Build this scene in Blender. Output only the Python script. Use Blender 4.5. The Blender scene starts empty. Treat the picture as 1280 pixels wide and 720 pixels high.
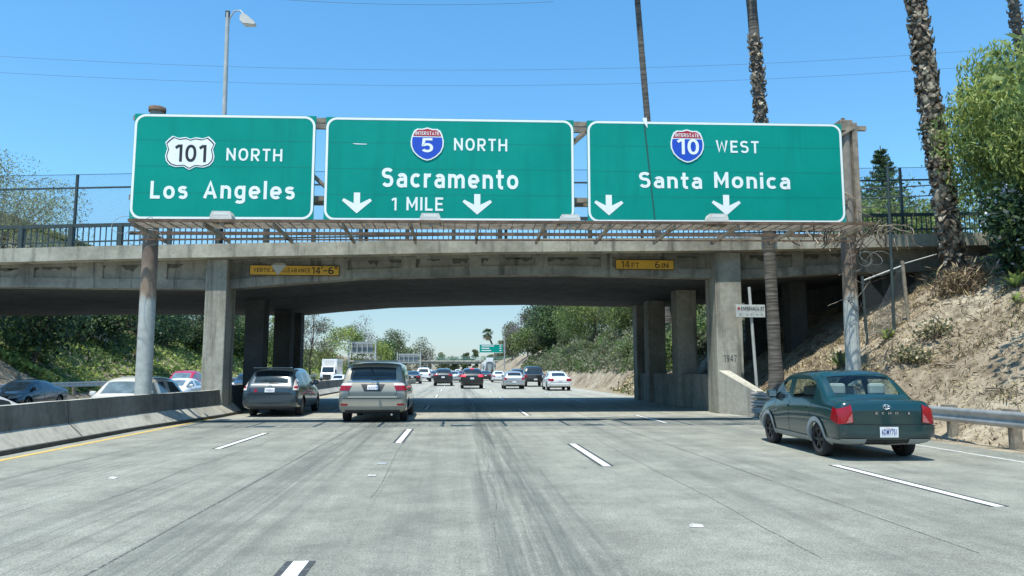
import bpy, bmesh, math, random
import numpy as np
from mathutils import Vector, Matrix, noise
from mathutils.bvhtree import BVHTree

# ------------------------------------------------------------------ camera, light, exposure
SC = bpy.context.scene
COL = SC.collection
PI = math.pi
F_PX, YAW, PITCH, CAM_H = 924.0, math.radians(4.18), math.radians(6.36), 1.5
cam_data = bpy.data.cameras.new('camera')
cam_data.sensor_width = 36.0
cam_data.lens = 36.0 * F_PX / 1280.0
cam_data.clip_start = 0.1
cam_data.clip_end = 6000
cam = bpy.data.objects.new('camera', cam_data)
COL.objects.link(cam)
cam.location = (0, 0, CAM_H)
cam.rotation_euler = (math.radians(90) + PITCH, 0, -YAW)
SC.camera = cam
SC.render.resolution_x, SC.render.resolution_y = 1024, 576

SUN = Vector((-0.16, -0.29, 1.0)).normalized()      # towards the sun
world = bpy.data.worlds.new('World')
SC.world = world
world.use_nodes = True
wn, wl = world.node_tree.nodes, world.node_tree.links
wn.clear()
w_out = wn.new('ShaderNodeOutputWorld')
w_bg = wn.new('ShaderNodeBackground')
w_sky = wn.new('ShaderNodeTexSky')
w_sky.sky_type = 'NISHITA'
w_sky.sun_disc = False
w_sky.sun_elevation = math.asin(SUN.z)
w_sky.sun_rotation = math.atan2(SUN.x, SUN.y)
w_sky.altitude = 100
w_sky.air_density = 1.0
w_sky.dust_density = 0.35
w_sky.ozone_density = 1.6
w_bg.inputs['Strength'].default_value = 0.142
w_tint = wn.new('ShaderNodeMix')
w_tint.data_type = 'RGBA'
w_tint.blend_type = 'MULTIPLY'
w_tint.inputs[0].default_value = 1.0
w_tc = wn.new('ShaderNodeTexCoord')
w_sep = wn.new('ShaderNodeSeparateXYZ')
w_ramp = wn.new('ShaderNodeValToRGB')          # a hazier, paler band along the horizon and a deeper blue overhead
_e = w_ramp.color_ramp.elements
_e[0].position, _e[0].color = 0.0, (0.52, 0.62, 0.80, 1)
_e[1].position, _e[1].color = 0.55, (0.60, 1.22, 1.42, 1)
_m = _e.new(0.09); _m.color = (0.60, 0.70, 0.74, 1)
_m = _e.new(0.22); _m.color = (0.70, 1.13, 1.27, 1)
wl.new(w_tc.outputs['Generated'], w_sep.inputs[0])
wl.new(w_sep.outputs[2], w_ramp.inputs[0])
wl.new(w_ramp.outputs[0], w_tint.inputs[7])
wl.new(w_sky.outputs[0], w_tint.inputs[6])
wl.new(w_tint.outputs[2], w_bg.inputs['Color'])
wl.new(w_bg.outputs[0], w_out.inputs['Surface'])

sun_data = bpy.data.lights.new('sun', 'SUN')
sun_data.energy = 5.0
sun_data.angle = math.radians(0.5)
sun_data.color = (1.0, 0.965, 0.87)
sun = bpy.data.objects.new('sun', sun_data)
COL.objects.link(sun)
sun.location = (-20, -40, 80)
sun.rotation_euler = (-SUN).to_track_quat('-Z', 'Y').to_euler()

SC.view_settings.view_transform = 'Standard'
SC.view_settings.look = 'None'
SC.view_settings.exposure = 0.36
SC.view_settings.gamma = 1.0
SC.view_settings.use_curve_mapping = False
SC.render.engine = 'CYCLES'
SC.cycles.max_bounces = 6
SC.cycles.transparent_max_bounces = 16
SC.cycles.use_denoising = True

_cp, _sp, _cy, _sy = math.cos(PITCH), math.sin(PITCH), math.cos(YAW), math.sin(YAW)
def at(px, py, Y):
    """The point of the plane Y metres ahead that the photograph shows at pixel (px, py) of 1280x720."""
    a, b = (px - 640) / F_PX, (360 - py) / F_PX
    d = Vector((_sy * _cp + a * _cy - b * _sy * _sp, _cy * _cp - a * _sy - b * _cy * _sp, _sp + b * _cp))
    return Vector((0, 0, CAM_H)) + d * (Y / d.y)

# ------------------------------------------------------------------ materials
def new_mat(name):
    m = bpy.data.materials.new(name)
    m.use_nodes = True
    nt = m.node_tree
    return m, nt, nt.nodes['Principled BSDF']

def ramp(nt, fac, stops):
    r = nt.nodes.new('ShaderNodeValToRGB')
    el = r.color_ramp.elements
    while len(el) > 1:
        el.remove(el[-1])
    el[0].position, el[0].color = stops[0][0], (*stops[0][1], 1) if len(stops[0][1]) == 3 else stops[0][1]
    for p, c in stops[1:]:
        e = el.new(p)
        e.color = (*c, 1)
    nt.links.new(fac, r.inputs[0])
    return r.outputs[0]

def noise_tex(nt, scale, detail=4, rough=0.55, sc=(1, 1, 1), distort=0.0, coord='Object'):
    tc = nt.nodes.new('ShaderNodeTexCoord')
    mp = nt.nodes.new('ShaderNodeMapping')
    mp.inputs['Scale'].default_value = sc
    n = nt.nodes.new('ShaderNodeTexNoise')
    n.inputs['Scale'].default_value = scale
    n.inputs['Detail'].default_value = detail
    n.inputs['Roughness'].default_value = rough
    n.inputs['Distortion'].default_value = distort
    nt.links.new(tc.outputs[coord], mp.inputs[0])
    nt.links.new(mp.outputs[0], n.inputs['Vector'])
    return n.outputs[0]

def mixc(nt, a, b, fac, mode='MIX'):
    m = nt.nodes.new('ShaderNodeMix')
    m.data_type = 'RGBA'
    m.blend_type = mode
    for sock, v in ((m.inputs[0], fac), (m.inputs[6], a), (m.inputs[7], b)):
        if hasattr(v, 'is_linked') or isinstance(v, bpy.types.NodeSocket):
            nt.links.new(v, sock)
        elif isinstance(v, (int, float)):
            sock.default_value = v
        else:
            sock.default_value = (*v, 1)
    return m.outputs[2]

def bump(nt, bsdf, height, strength=0.3, dist=0.02):
    b = nt.nodes.new('ShaderNodeBump')
    b.inputs['Strength'].default_value = strength
    b.inputs['Distance'].default_value = dist
    nt.links.new(height, b.inputs['Height'])
    nt.links.new(b.outputs[0], bsdf.inputs['Normal'])

def plain(name, col, rough=0.5, metal=0.0, var=0.12, scale=3.0, coat=0.0, bmp=0.0, spec=0.5):
    """One colour with a little procedural unevenness."""
    m, nt, b = new_mat(name)
    n = noise_tex(nt, scale, 5)
    lo = tuple(max(0, c * (1 - var)) for c in col)
    hi = tuple(min(1, c * (1 + var)) for c in col)
    nt.links.new(ramp(nt, n, [(0.3, lo), (0.7, hi)]), b.inputs['Base Color'])
    b.inputs['Roughness'].default_value = rough
    b.inputs['Metallic'].default_value = metal
    b.inputs['Coat Weight'].default_value = coat
    b.inputs['Coat Roughness'].default_value = 0.05
    b.inputs['Specular IOR Level'].default_value = spec
    if bmp:
        bump(nt, b, noise_tex(nt, scale * 8, 4), bmp, 0.01)
    return m

def concrete(name, base, stain, dark=0.5, streak=True, rough=0.9, scale=1.0):
    m, nt, b = new_mat(name)
    n1 = noise_tex(nt, 0.6 * scale, 6, 0.6)
    n2 = noise_tex(nt, 7 * scale, 5, 0.7)
    c = ramp(nt, n1, [(0.3, stain), (0.62, base)])
    c = mixc(nt, c, ramp(nt, n2, [(0.3, (0.72, 0.72, 0.7)), (0.7, (1.12, 1.12, 1.1))]), 0.8, 'MULTIPLY')
    if streak:
        n3 = noise_tex(nt, 1.4 * scale, 6, 0.65, (1.6, 1.6, 0.16), 0.3)
        c = mixc(nt, c, tuple(x * (1 - dark) for x in stain), ramp(nt, n3, [(0.52, (0, 0, 0)), (0.7, (0.85, 0.85, 0.85))]))
    nt.links.new(c, b.inputs['Base Color'])
    b.inputs['Roughness'].default_value = rough
    b.inputs['Specular IOR Level'].default_value = 0.25
    bump(nt, b, n2, 0.35, 0.015)
    return m

def leaf_mat(name, col, trans=0.42):
    m, nt, b = new_mat(name)
    n = noise_tex(nt, 0.9, 3, 0.6)
    c = ramp(nt, n, [(0.3, tuple(x * 0.7 for x in col)), (0.7, tuple(min(1, x * 1.3) for x in col))])
    nt.links.new(c, b.inputs['Base Color'])
    b.inputs['Roughness'].default_value = 0.55
    b.inputs['Specular IOR Level'].default_value = 0.3
    t = nt.nodes.new('ShaderNodeBsdfTranslucent')
    nt.links.new(c, t.inputs['Color'])
    mx = nt.nodes.new('ShaderNodeMixShader')
    mx.inputs[0].default_value = trans
    out = nt.nodes['Material Output']
    nt.links.new(b.outputs[0], mx.inputs[1])
    nt.links.new(t.outputs[0], mx.inputs[2])
    nt.links.new(mx.outputs[0], out.inputs['Surface'])
    return m

M = {}
def road_mat(name, base, dark):
    m, nt, b = new_mat(name)
    tc = nt.nodes.new('ShaderNodeTexCoord')
    sx = nt.nodes.new('ShaderNodeSeparateXYZ')
    nt.links.new(tc.outputs['Object'], sx.inputs[0])
    fine = noise_tex(nt, 55, 4, 0.85)
    grit = noise_tex(nt, 12, 4, 0.7)
    big = noise_tex(nt, 0.16, 5, 0.6, (1, 0.35, 1))
    streak = noise_tex(nt, 1.0, 6, 0.7, (1.5, 0.07, 1), 0.6)
    scr = noise_tex(nt, 1.0, 5, 0.75, (16, 0.07, 1), 0.2)
    c = ramp(nt, big, [(0.3, tuple(x * 0.86 for x in base)), (0.7, tuple(x * 1.08 for x in base))])
    c = mixc(nt, c, ramp(nt, fine, [(0.36, (0.35, 0.35, 0.35)), (0.62, (1.5, 1.5, 1.5))]), 0.9, 'MULTIPLY')
    c = mixc(nt, c, ramp(nt, grit, [(0.3, (0.8, 0.8, 0.8)), (0.7, (1.14, 1.14, 1.14))]), 0.8, 'MULTIPLY')
    c = mixc(nt, c, dark, ramp(nt, streak, [(0.50, (0, 0, 0)), (0.78, (0.42, 0.42, 0.42))]))
    gate = noise_tex(nt, 0.22, 4, 0.6, (1, 0.3, 1))
    sc_f = mixc(nt, ramp(nt, scr, [(0.53, (0, 0, 0)), (0.66, (0.85, 0.85, 0.85))]), ramp(nt, gate, [(0.5, (0, 0, 0)), (0.64, (1, 1, 1))]), 1.0, 'MULTIPLY')
    c = mixc(nt, c, dark, sc_f)
    mott = noise_tex(nt, 1.1, 6, 0.75)
    c = mixc(nt, c, ramp(nt, mott, [(0.35, (0.70, 0.70, 0.70)), (0.62, (1.14, 1.14, 1.14))]), 0.85, 'MULTIPLY')
    # worn wheel and oil bands, and the longitudinal joints between the poured lanes
    wob = noise_tex(nt, 0.25, 3, 0.5, (0.2, 1, 1))
    ad = nt.nodes.new('ShaderNodeMath'); ad.operation = 'MULTIPLY_ADD'
    ad.inputs[1].default_value = 0.35
    nt.links.new(wob, ad.inputs[0]); nt.links.new(sx.outputs[0], ad.inputs[2])
    def band(x0, w, amt, wobble=True, brk=None):
        nonlocal c
        s = nt.nodes.new('ShaderNodeMath'); s.operation = 'SUBTRACT'; s.inputs[1].default_value = x0 + (0.175 if wobble else 0)
        nt.links.new(ad.outputs[0] if wobble else sx.outputs[0], s.inputs[0])
        a = nt.nodes.new('ShaderNodeMath'); a.operation = 'ABSOLUTE'
        nt.links.new(s.outputs[0], a.inputs[0])
        d = nt.nodes.new('ShaderNodeMath'); d.operation = 'DIVIDE'; d.inputs[1].default_value = w; d.use_clamp = True
        nt.links.new(a.outputs[0], d.inputs[0])
        f = ramp(nt, d.outputs[0], [(0.0, (amt, amt, amt)), (0.45, (amt * .7,) * 3), (1.0, (0, 0, 0))])
        if brk is not None:
            f = mixc(nt, f, ramp(nt, brk, [(0.4, (0, 0, 0)), (0.6, (1, 1, 1))]), 1.0, 'MULTIPLY')
        c = mixc(nt, c, dark, f)
    for x0, w, amt in ((0.75, 0.85, 0.75), (0.62, 0.45, 0.5), (-0.35, 0.5, 0.3), (-2.2, 0.7, 0.8), (-3.9, 0.5, 0.3), (-5.9, 0.7, 0.4), (3.5, 0.5, 0.3), (4.9, 0.55, 0.3), (7.0, 0.55, 0.3), (8.3, 0.5, 0.32)):
        band(x0, w, amt, True, noise_tex(nt, 0.5, 6, 0.75, (7.0, 0.16, 1), .3))
    for x0, amt in ((-2.72, 0.75), (-6.25, 0.5), (1.25, 0.5), (4.25, 0.3), (-0.95, 0.3), (7.2, 0.3)):
        band(x0, 0.035, amt, False, noise_tex(nt, 0.35, 4, 0.7, (0.1, 1, 1)))
    nt.links.new(c, b.inputs['Base Color'])
    b.inputs['Roughness'].default_value = 0.85
    b.inputs['Specular IOR Level'].default_value = 0.3
    bump(nt, b, fine, 0.25, 0.006)
    return m
M['road'] = road_mat('road_concrete', (0.262, 0.264, 0.222), (0.075, 0.085, 0.076))
M['road_pale'] = road_mat('pale_road_concrete', (0.36, 0.355, 0.30), (0.12, 0.13, 0.115))
M['concrete'] = concrete('bridge_concrete', (0.33, 0.325, 0.285), (0.18, 0.178, 0.155), 0.6)
M['fascia'] = concrete('sooty_fascia_concrete', (0.35, 0.34, 0.29), (0.15, 0.147, 0.128), 0.65)
M['concrete_shaded'] = concrete('shaded_soffit_concrete', (0.085, 0.095, 0.098), (0.05, 0.056, 0.058), 0.5)  # darker copy of the bridge concrete, shade under the deck put into the colour
M['concrete_pale'] = concrete('ledge_concrete', (0.50, 0.48, 0.40), (0.25, 0.24, 0.195), 0.6)
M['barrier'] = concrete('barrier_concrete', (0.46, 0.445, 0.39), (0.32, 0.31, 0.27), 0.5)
M['column'] = concrete('column_concrete', (0.41, 0.40, 0.345), (0.24, 0.235, 0.20), 0.6)
M['barrier_dirt_shade'] = concrete('shaded_dirty_barrier_concrete', (0.20, 0.20, 0.18), (0.10, 0.10, 0.09), 0.5)  # upper face towards the road: dirt, with its shade put into the colour
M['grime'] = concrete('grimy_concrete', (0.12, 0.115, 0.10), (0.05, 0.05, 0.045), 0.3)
def worn_paint(name, col, under, thr):
    m, nt, b = new_mat(name)
    n = noise_tex(nt, 14, 6, 0.75)
    n2 = noise_tex(nt, 3, 5, 0.7, (1, 0.25, 1))
    c = mixc(nt, tuple(x * .82 for x in col), col, n2)
    nt.links.new(mixc(nt, c, under, ramp(nt, n, [(thr, (0, 0, 0)), (thr + .07, (0.9, 0.9, 0.9))])), b.inputs['Base Color'])
    b.inputs['Roughness'].default_value = 0.8
    return m
M['white_paint'] = worn_paint('worn_white_paint', (0.72, 0.72, 0.68), (0.24, 0.25, 0.22), .60)
M['yellow_paint'] = worn_paint('worn_yellow_paint', (0.62, 0.42, 0.10), (0.26, 0.25, 0.20), .54)
M['edge_paint'] = worn_paint('scuffed_edge_paint', (0.60, 0.60, 0.56), (0.25, 0.26, 0.225), .50)
M['black_paint'] = worn_paint('black_contrast_paint', (0.05, 0.055, 0.058), (0.17, 0.18, 0.17), .55)
def ground_mat():
    m, nt, b = new_mat('dry_earth')
    n1 = noise_tex(nt, 0.35, 6, 0.65)
    n2 = noise_tex(nt, 5, 6, 0.75)
    n3 = noise_tex(nt, 1.6, 6, 0.7)
    c = ramp(nt, n1, [(0.28, (0.17, 0.13, 0.09)), (0.5, (0.33, 0.275, 0.20)), (0.72, (0.43, 0.385, 0.30))])
    c = mixc(nt, c, (0.075, 0.055, 0.035), ramp(nt, n3, [(0.47, (0, 0, 0)), (0.66, (0.8, 0.8, 0.8))]))
    c = mixc(nt, c, ramp(nt, n2, [(0.28, (0.55, 0.55, 0.55)), (0.68, (1.3, 1.3, 1.28))]), 0.9, 'MULTIPLY')
    nt.links.new(c, b.inputs['Base Color'])
    b.inputs['Roughness'].default_value = 0.95
    b.inputs['Specular IOR Level'].default_value = 0.15
    bump(nt, b, n2, 0.8, 0.06)
    return m
M['earth'] = ground_mat()
def sheeting(name, col):
    m, nt, b = new_mat(name)
    n1 = noise_tex(nt, 1.0, 6, 0.65, (2.2, 1, 0.22), 0.4)
    n2 = noise_tex(nt, 0.5, 4, 0.6)
    n3 = noise_tex(nt, 9, 5, 0.8)
    c = ramp(nt, n2, [(0.3, tuple(x * .90 for x in col)), (0.7, tuple(x * 1.08 + .004 for x in col))])
    c = mixc(nt, c, tuple(x * .70 + .003 for x in col), ramp(nt, n1, [(0.52, (0, 0, 0)), (0.75, (0.55, 0.55, 0.55))]))
    c = mixc(nt, c, tuple(x * 1.05 + .02 for x in col), ramp(nt, n3, [(0.64, (0, 0, 0)), (0.78, (0.5, 0.5, 0.5))]))
    nt.links.new(c, b.inputs['Base Color'])
    b.inputs['Roughness'].default_value = 0.5
    b.inputs['Specular IOR Level'].default_value = 0.12
    return m
M['sign_green'] = sheeting('sign_green_sheeting', (0.0, 0.28, 0.222))
M['sign_white'] = plain('reflective_white', (0.84, 0.88, 0.87), 0.5, var=0.03)
M['sign_blue'] = plain('shield_blue', (0.01, 0.07, 0.50), 0.45, var=0.05)
M['sign_red'] = plain('shield_red', (0.42, 0.02, 0.03), 0.45, var=0.05)
M['sign_black'] = plain('sign_black', (0.015, 0.015, 0.017), 0.5, var=0.1)
M['board_yellow'] = plain('clearance_yellow', (0.66, 0.36, 0.03), 0.55, var=0.12, scale=2)
M['steel'] = plain('galvanised_steel', (0.42, 0.43, 0.42), 0.5, 0.55, var=0.2, scale=4)
M['steel_paint'] = plain('grey_painted_steel', (0.44, 0.46, 0.44), 0.55, 0.0, var=0.15, scale=2)
M['rust'] = plain('rusty_steel', (0.13, 0.085, 0.055), 0.85, 0.1, var=0.5, scale=3.5, bmp=0.3)
M['rust_pale'] = plain('weathered_truss_steel', (0.27, 0.225, 0.17), 0.8, 0.1, var=0.45, scale=4)
M['rail_dark'] = plain('dark_green_rail_paint', (0.035, 0.055, 0.055), 0.6, var=0.25)
M['wire'] = plain('dark_cable', (0.05, 0.07, 0.09), 0.6)
M['chain'] = plain('fence_wire', (0.16, 0.18, 0.18), 0.5, 0.3)
M['wood'] = plain('weathered_post_wood', (0.25, 0.22, 0.17), 0.9, var=0.35, scale=7, bmp=0.3)
M['lamp_body'] = plain('lamp_housing', (0.62, 0.60, 0.54), 0.5, var=0.1)
M['plate_old'] = plain('weathered_sign_plate', (0.50, 0.53, 0.52), 0.6, var=0.2, scale=6)
M['chip'] = plain('grey_chip', (0.42, 0.42, 0.39), 0.8, var=0.3, scale=12)
M['lens'] = plain('lamp_lens', (0.72, 0.72, 0.66), 0.3, var=0.08, scale=30)
def two_tone_post():
    m, nt, b = new_mat('rusting_painted_post')
    tc = nt.nodes.new('ShaderNodeTexCoord'); sx = nt.nodes.new('ShaderNodeSeparateXYZ')
    nt.links.new(tc.outputs['Object'], sx.inputs[0])
    n = noise_tex(nt, 2.2, 5, 0.7, (1, 1, 0.35))
    ad = nt.nodes.new('ShaderNodeMath'); ad.operation = 'MULTIPLY_ADD'; ad.inputs[1].default_value = 1.6
    nt.links.new(n, ad.inputs[0]); nt.links.new(sx.outputs[2], ad.inputs[2])
    dv = nt.nodes.new('ShaderNodeMath'); dv.operation = 'DIVIDE'; dv.inputs[1].default_value = 10.0
    nt.links.new(ad.outputs[0], dv.inputs[0])
    c = ramp(nt, dv.outputs[0], [(0.425, (0.40, 0.42, 0.39)), (0.445, (0.27, 0.20, 0.14)), (0.55, (0.15, 0.115, 0.09)), (0.68, (0.27, 0.24, 0.20))])
    n2 = noise_tex(nt, 5, 5, 0.7)
    c = mixc(nt, c, ramp(nt, n2, [(0.3, (0.7, 0.7, 0.7)), (0.7, (1.2, 1.2, 1.2))]), 0.8, 'MULTIPLY')
    nt.links.new(c, b.inputs['Base Color'])
    b.inputs['Roughness'].default_value = 0.7
    return m
M['post'] = two_tone_post()
# foliage
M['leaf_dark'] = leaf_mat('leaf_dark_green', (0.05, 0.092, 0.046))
M['leaf_mid'] = leaf_mat('leaf_mid_green', (0.11, 0.175, 0.058))
M['leaf_light'] = leaf_mat('leaf_light_green', (0.27, 0.35, 0.11))
M['leaf_yellow'] = leaf_mat('leaf_yellow_green', (0.37, 0.42, 0.11))
M['leaf_olive'] = leaf_mat('leaf_olive', (0.135, 0.15, 0.07))
M['leaf_grey'] = leaf_mat('leaf_grey_green', (0.19, 0.205, 0.13))
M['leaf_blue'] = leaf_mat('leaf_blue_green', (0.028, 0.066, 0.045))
M['twig_grey'] = leaf_mat('bare_twig_grey', (0.20, 0.17, 0.15), 0.05)
M['twig_mauve'] = leaf_mat('mauve_blossom', (0.19, 0.155, 0.20), 0.2)
M['straw'] = leaf_mat('dry_straw', (0.44, 0.36, 0.21), 0.1)
M['straw_dark'] = leaf_mat('dry_leaf_litter', (0.15, 0.105, 0.065), 0.05)
M['flower'] = leaf_mat('pale_blue_flower', (0.50, 0.52, 0.66), 0.2)
M['bark'] = plain('tree_bark', (0.11, 0.085, 0.065), 0.95, var=0.4, scale=6, bmp=0.5)
def palm_bark():
    m, nt, b = new_mat('palm_trunk_rings')
    tc = nt.nodes.new('ShaderNodeTexCoord'); mp = nt.nodes.new('ShaderNodeMapping')
    mp.inputs['Scale'].default_value = (0.35, 0.35, 5.2)
    n = nt.nodes.new('ShaderNodeTexNoise'); n.inputs['Scale'].default_value = 2.0; n.inputs['Detail'].default_value = 6
    n.inputs['Roughness'].default_value = 0.65
    nt.links.new(tc.outputs['Object'], mp.inputs[0]); nt.links.new(mp.outputs[0], n.inputs['Vector'])
    c = ramp(nt, n.outputs[0], [(0.34, (0.03, 0.027, 0.024)), (0.5, (0.10, 0.091, 0.078)), (0.68, (0.20, 0.183, 0.157))])
    nt.links.new(c, b.inputs['Base Color']); b.inputs['Roughness'].default_value = 0.95
    bump(nt, b, n.outputs[0], 0.9, 0.05)
    return m
M['palm_bark'] = palm_bark()
M['boot'] = plain('old_palm_leaf_base', (0.16, 0.125, 0.09), 0.9, var=0.5, scale=5)
M['boot_pale'] = plain('bleached_palm_leaf_base', (0.36, 0.30, 0.22), 0.9, var=0.4, scale=5)
# vehicles
def glass_clear():
    m, nt, b = new_mat('car_glass_clear')
    for n in list(nt.nodes):
        if n.type == 'BSDF_PRINCIPLED':
            nt.nodes.remove(n)
    t = nt.nodes.new('ShaderNodeBsdfTransparent'); t.inputs[0].default_value = (0.70, 0.80, 0.78, 1)
    g = nt.nodes.new('ShaderNodeBsdfGlossy'); g.inputs['Roughness'].default_value = 0.03
    lw = nt.nodes.new('ShaderNodeLayerWeight'); lw.inputs[0].default_value = 0.5
    pw = nt.nodes.new('ShaderNodeMath'); pw.operation = 'POWER'; pw.inputs[1].default_value = 3.5
    fr = nt.nodes.new('ShaderNodeMath'); fr.operation = 'MULTIPLY_ADD'; fr.inputs[1].default_value = 0.6; fr.inputs[2].default_value = 0.045
    nt.links.new(lw.outputs['Facing'], pw.inputs[0]); nt.links.new(pw.outputs[0], fr.inputs[0])
    mx = nt.nodes.new('ShaderNodeMixShader')
    nt.links.new(fr.outputs[0], mx.inputs[0]); nt.links.new(t.outputs[0], mx.inputs[1]); nt.links.new(g.outputs[0], mx.inputs[2])
    nt.links.new(mx.outputs[0], nt.nodes['Material Output'].inputs['Surface'])
    return m
M['glass_clear'] = glass_clear()
M['glass'] = plain('car_glass_dark', (0.018, 0.026, 0.030), 0.06, var=0.3, spec=0.7)
M['glass_blue'] = plain('car_glass_sky', (0.12, 0.175, 0.21), 0.05, var=0.3, spec=0.9)
M['tyre'] = plain('tyre_rubber', (0.022, 0.022, 0.023), 0.85, var=0.2)
M['well'] = plain('wheel_well_black', (0.012, 0.012, 0.013), 0.9)
M['rim'] = plain('alloy_rim', (0.42, 0.43, 0.44), 0.35, 0.7, var=0.15)
M['rim_black'] = plain('black_rim', (0.03, 0.03, 0.032), 0.4, 0.3)
M['trim_black'] = plain('black_plastic', (0.025, 0.027, 0.03), 0.6)
M['trim_grey'] = plain('grey_plastic_cladding', (0.27, 0.30, 0.30), 0.6, var=0.1)
M['seam'] = plain('panel_gap', (0.008, 0.009, 0.010), 0.8)
M['tail_red'] = plain('tail_lamp_red', (0.27, 0.004, 0.010), 0.18, coat=0.25, var=0.15, scale=14)
M['tail_clear'] = plain('tail_lamp_clear', (0.62, 0.56, 0.54), 0.12, coat=0.8, var=0.15, scale=14)
M['chrome'] = plain('chrome', (0.75, 0.76, 0.77), 0.15, 1.0, var=0.05)
M['plate'] = plain('plate_white', (0.72, 0.73, 0.74), 0.5, var=0.04)
M['plate_ink'] = plain('plate_blue_ink', (0.02, 0.05, 0.22), 0.5)
M['seat'] = plain('grey_seat_fabric', (0.42, 0.42, 0.39), 0.9, var=0.15)
M['cabin'] = plain('dark_cabin', (0.03, 0.032, 0.033), 0.9)
M['head_lamp'] = plain('head_lamp', (0.72, 0.74, 0.76), 0.1, coat=1.0, var=0.2, scale=9)
def lit_red():
    m, nt, b = new_mat('brake_lamp_lit')
    b.inputs['Base Color'].default_value = (0.6, 0.01, 0.02, 1)
    b.inputs['Emission Color'].default_value = (1.0, 0.03, 0.06, 1)
    b.inputs['Emission Strength'].default_value = 1.1
    return m
M['brake_lit'] = lit_red()
def paint(name, col, metal=0.0, rough=0.32):
    return plain('paint_' + name, col, rough, metal, var=0.06, scale=0.9, coat=1.0)
PAINT = {
    'teal': paint('dark_teal', (0.0004, 0.030, 0.033), 0.0), 'blue_grey': paint('blue_grey', (0.032, 0.052, 0.066), 0.2),
    'beige': paint('champagne', (0.31, 0.285, 0.225), 0.1), 'white': paint('white', (0.78, 0.79, 0.79)),
    'black': paint('black', (0.005, 0.006, 0.007)), 'charcoal': paint('charcoal', (0.022, 0.024, 0.028), 0.3),
    'silver': paint('silver', (0.44, 0.46, 0.47), 0.5), 'red': paint('red', (0.42, 0.02, 0.05)),
    'navy': paint('navy', (0.012, 0.028, 0.055)), 'maroon': paint('maroon', (0.17, 0.02, 0.025)),
    'pearl': paint('pearl', (0.62, 0.62, 0.58)), 'slate': paint('slate', (0.06, 0.075, 0.09), 0.3),
}

# ------------------------------------------------------------------ helpers
def tag(o, label=None, cat=None, group=None, kind=None):
    if label: o['label'] = label
    if cat: o['category'] = cat
    if group: o['group'] = group
    if kind: o['kind'] = kind
    return o

def empty(name, loc=(0, 0, 0), rz=0.0, label=None, cat=None, group=None):
    o = bpy.data.objects.new(name, None)
    o.empty_display_size = 0.3
    COL.objects.link(o)
    o.location = loc
    o.rotation_euler = (0, 0, rz)
    return tag(o, label, cat, group)

def link_mesh(name, me, parent=None, loc=None):
    o = bpy.data.objects.new(name, me)
    COL.objects.link(o)
    if parent is not None:
        o.parent = parent
    if loc is not None:
        o.location = loc
    return o

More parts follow.
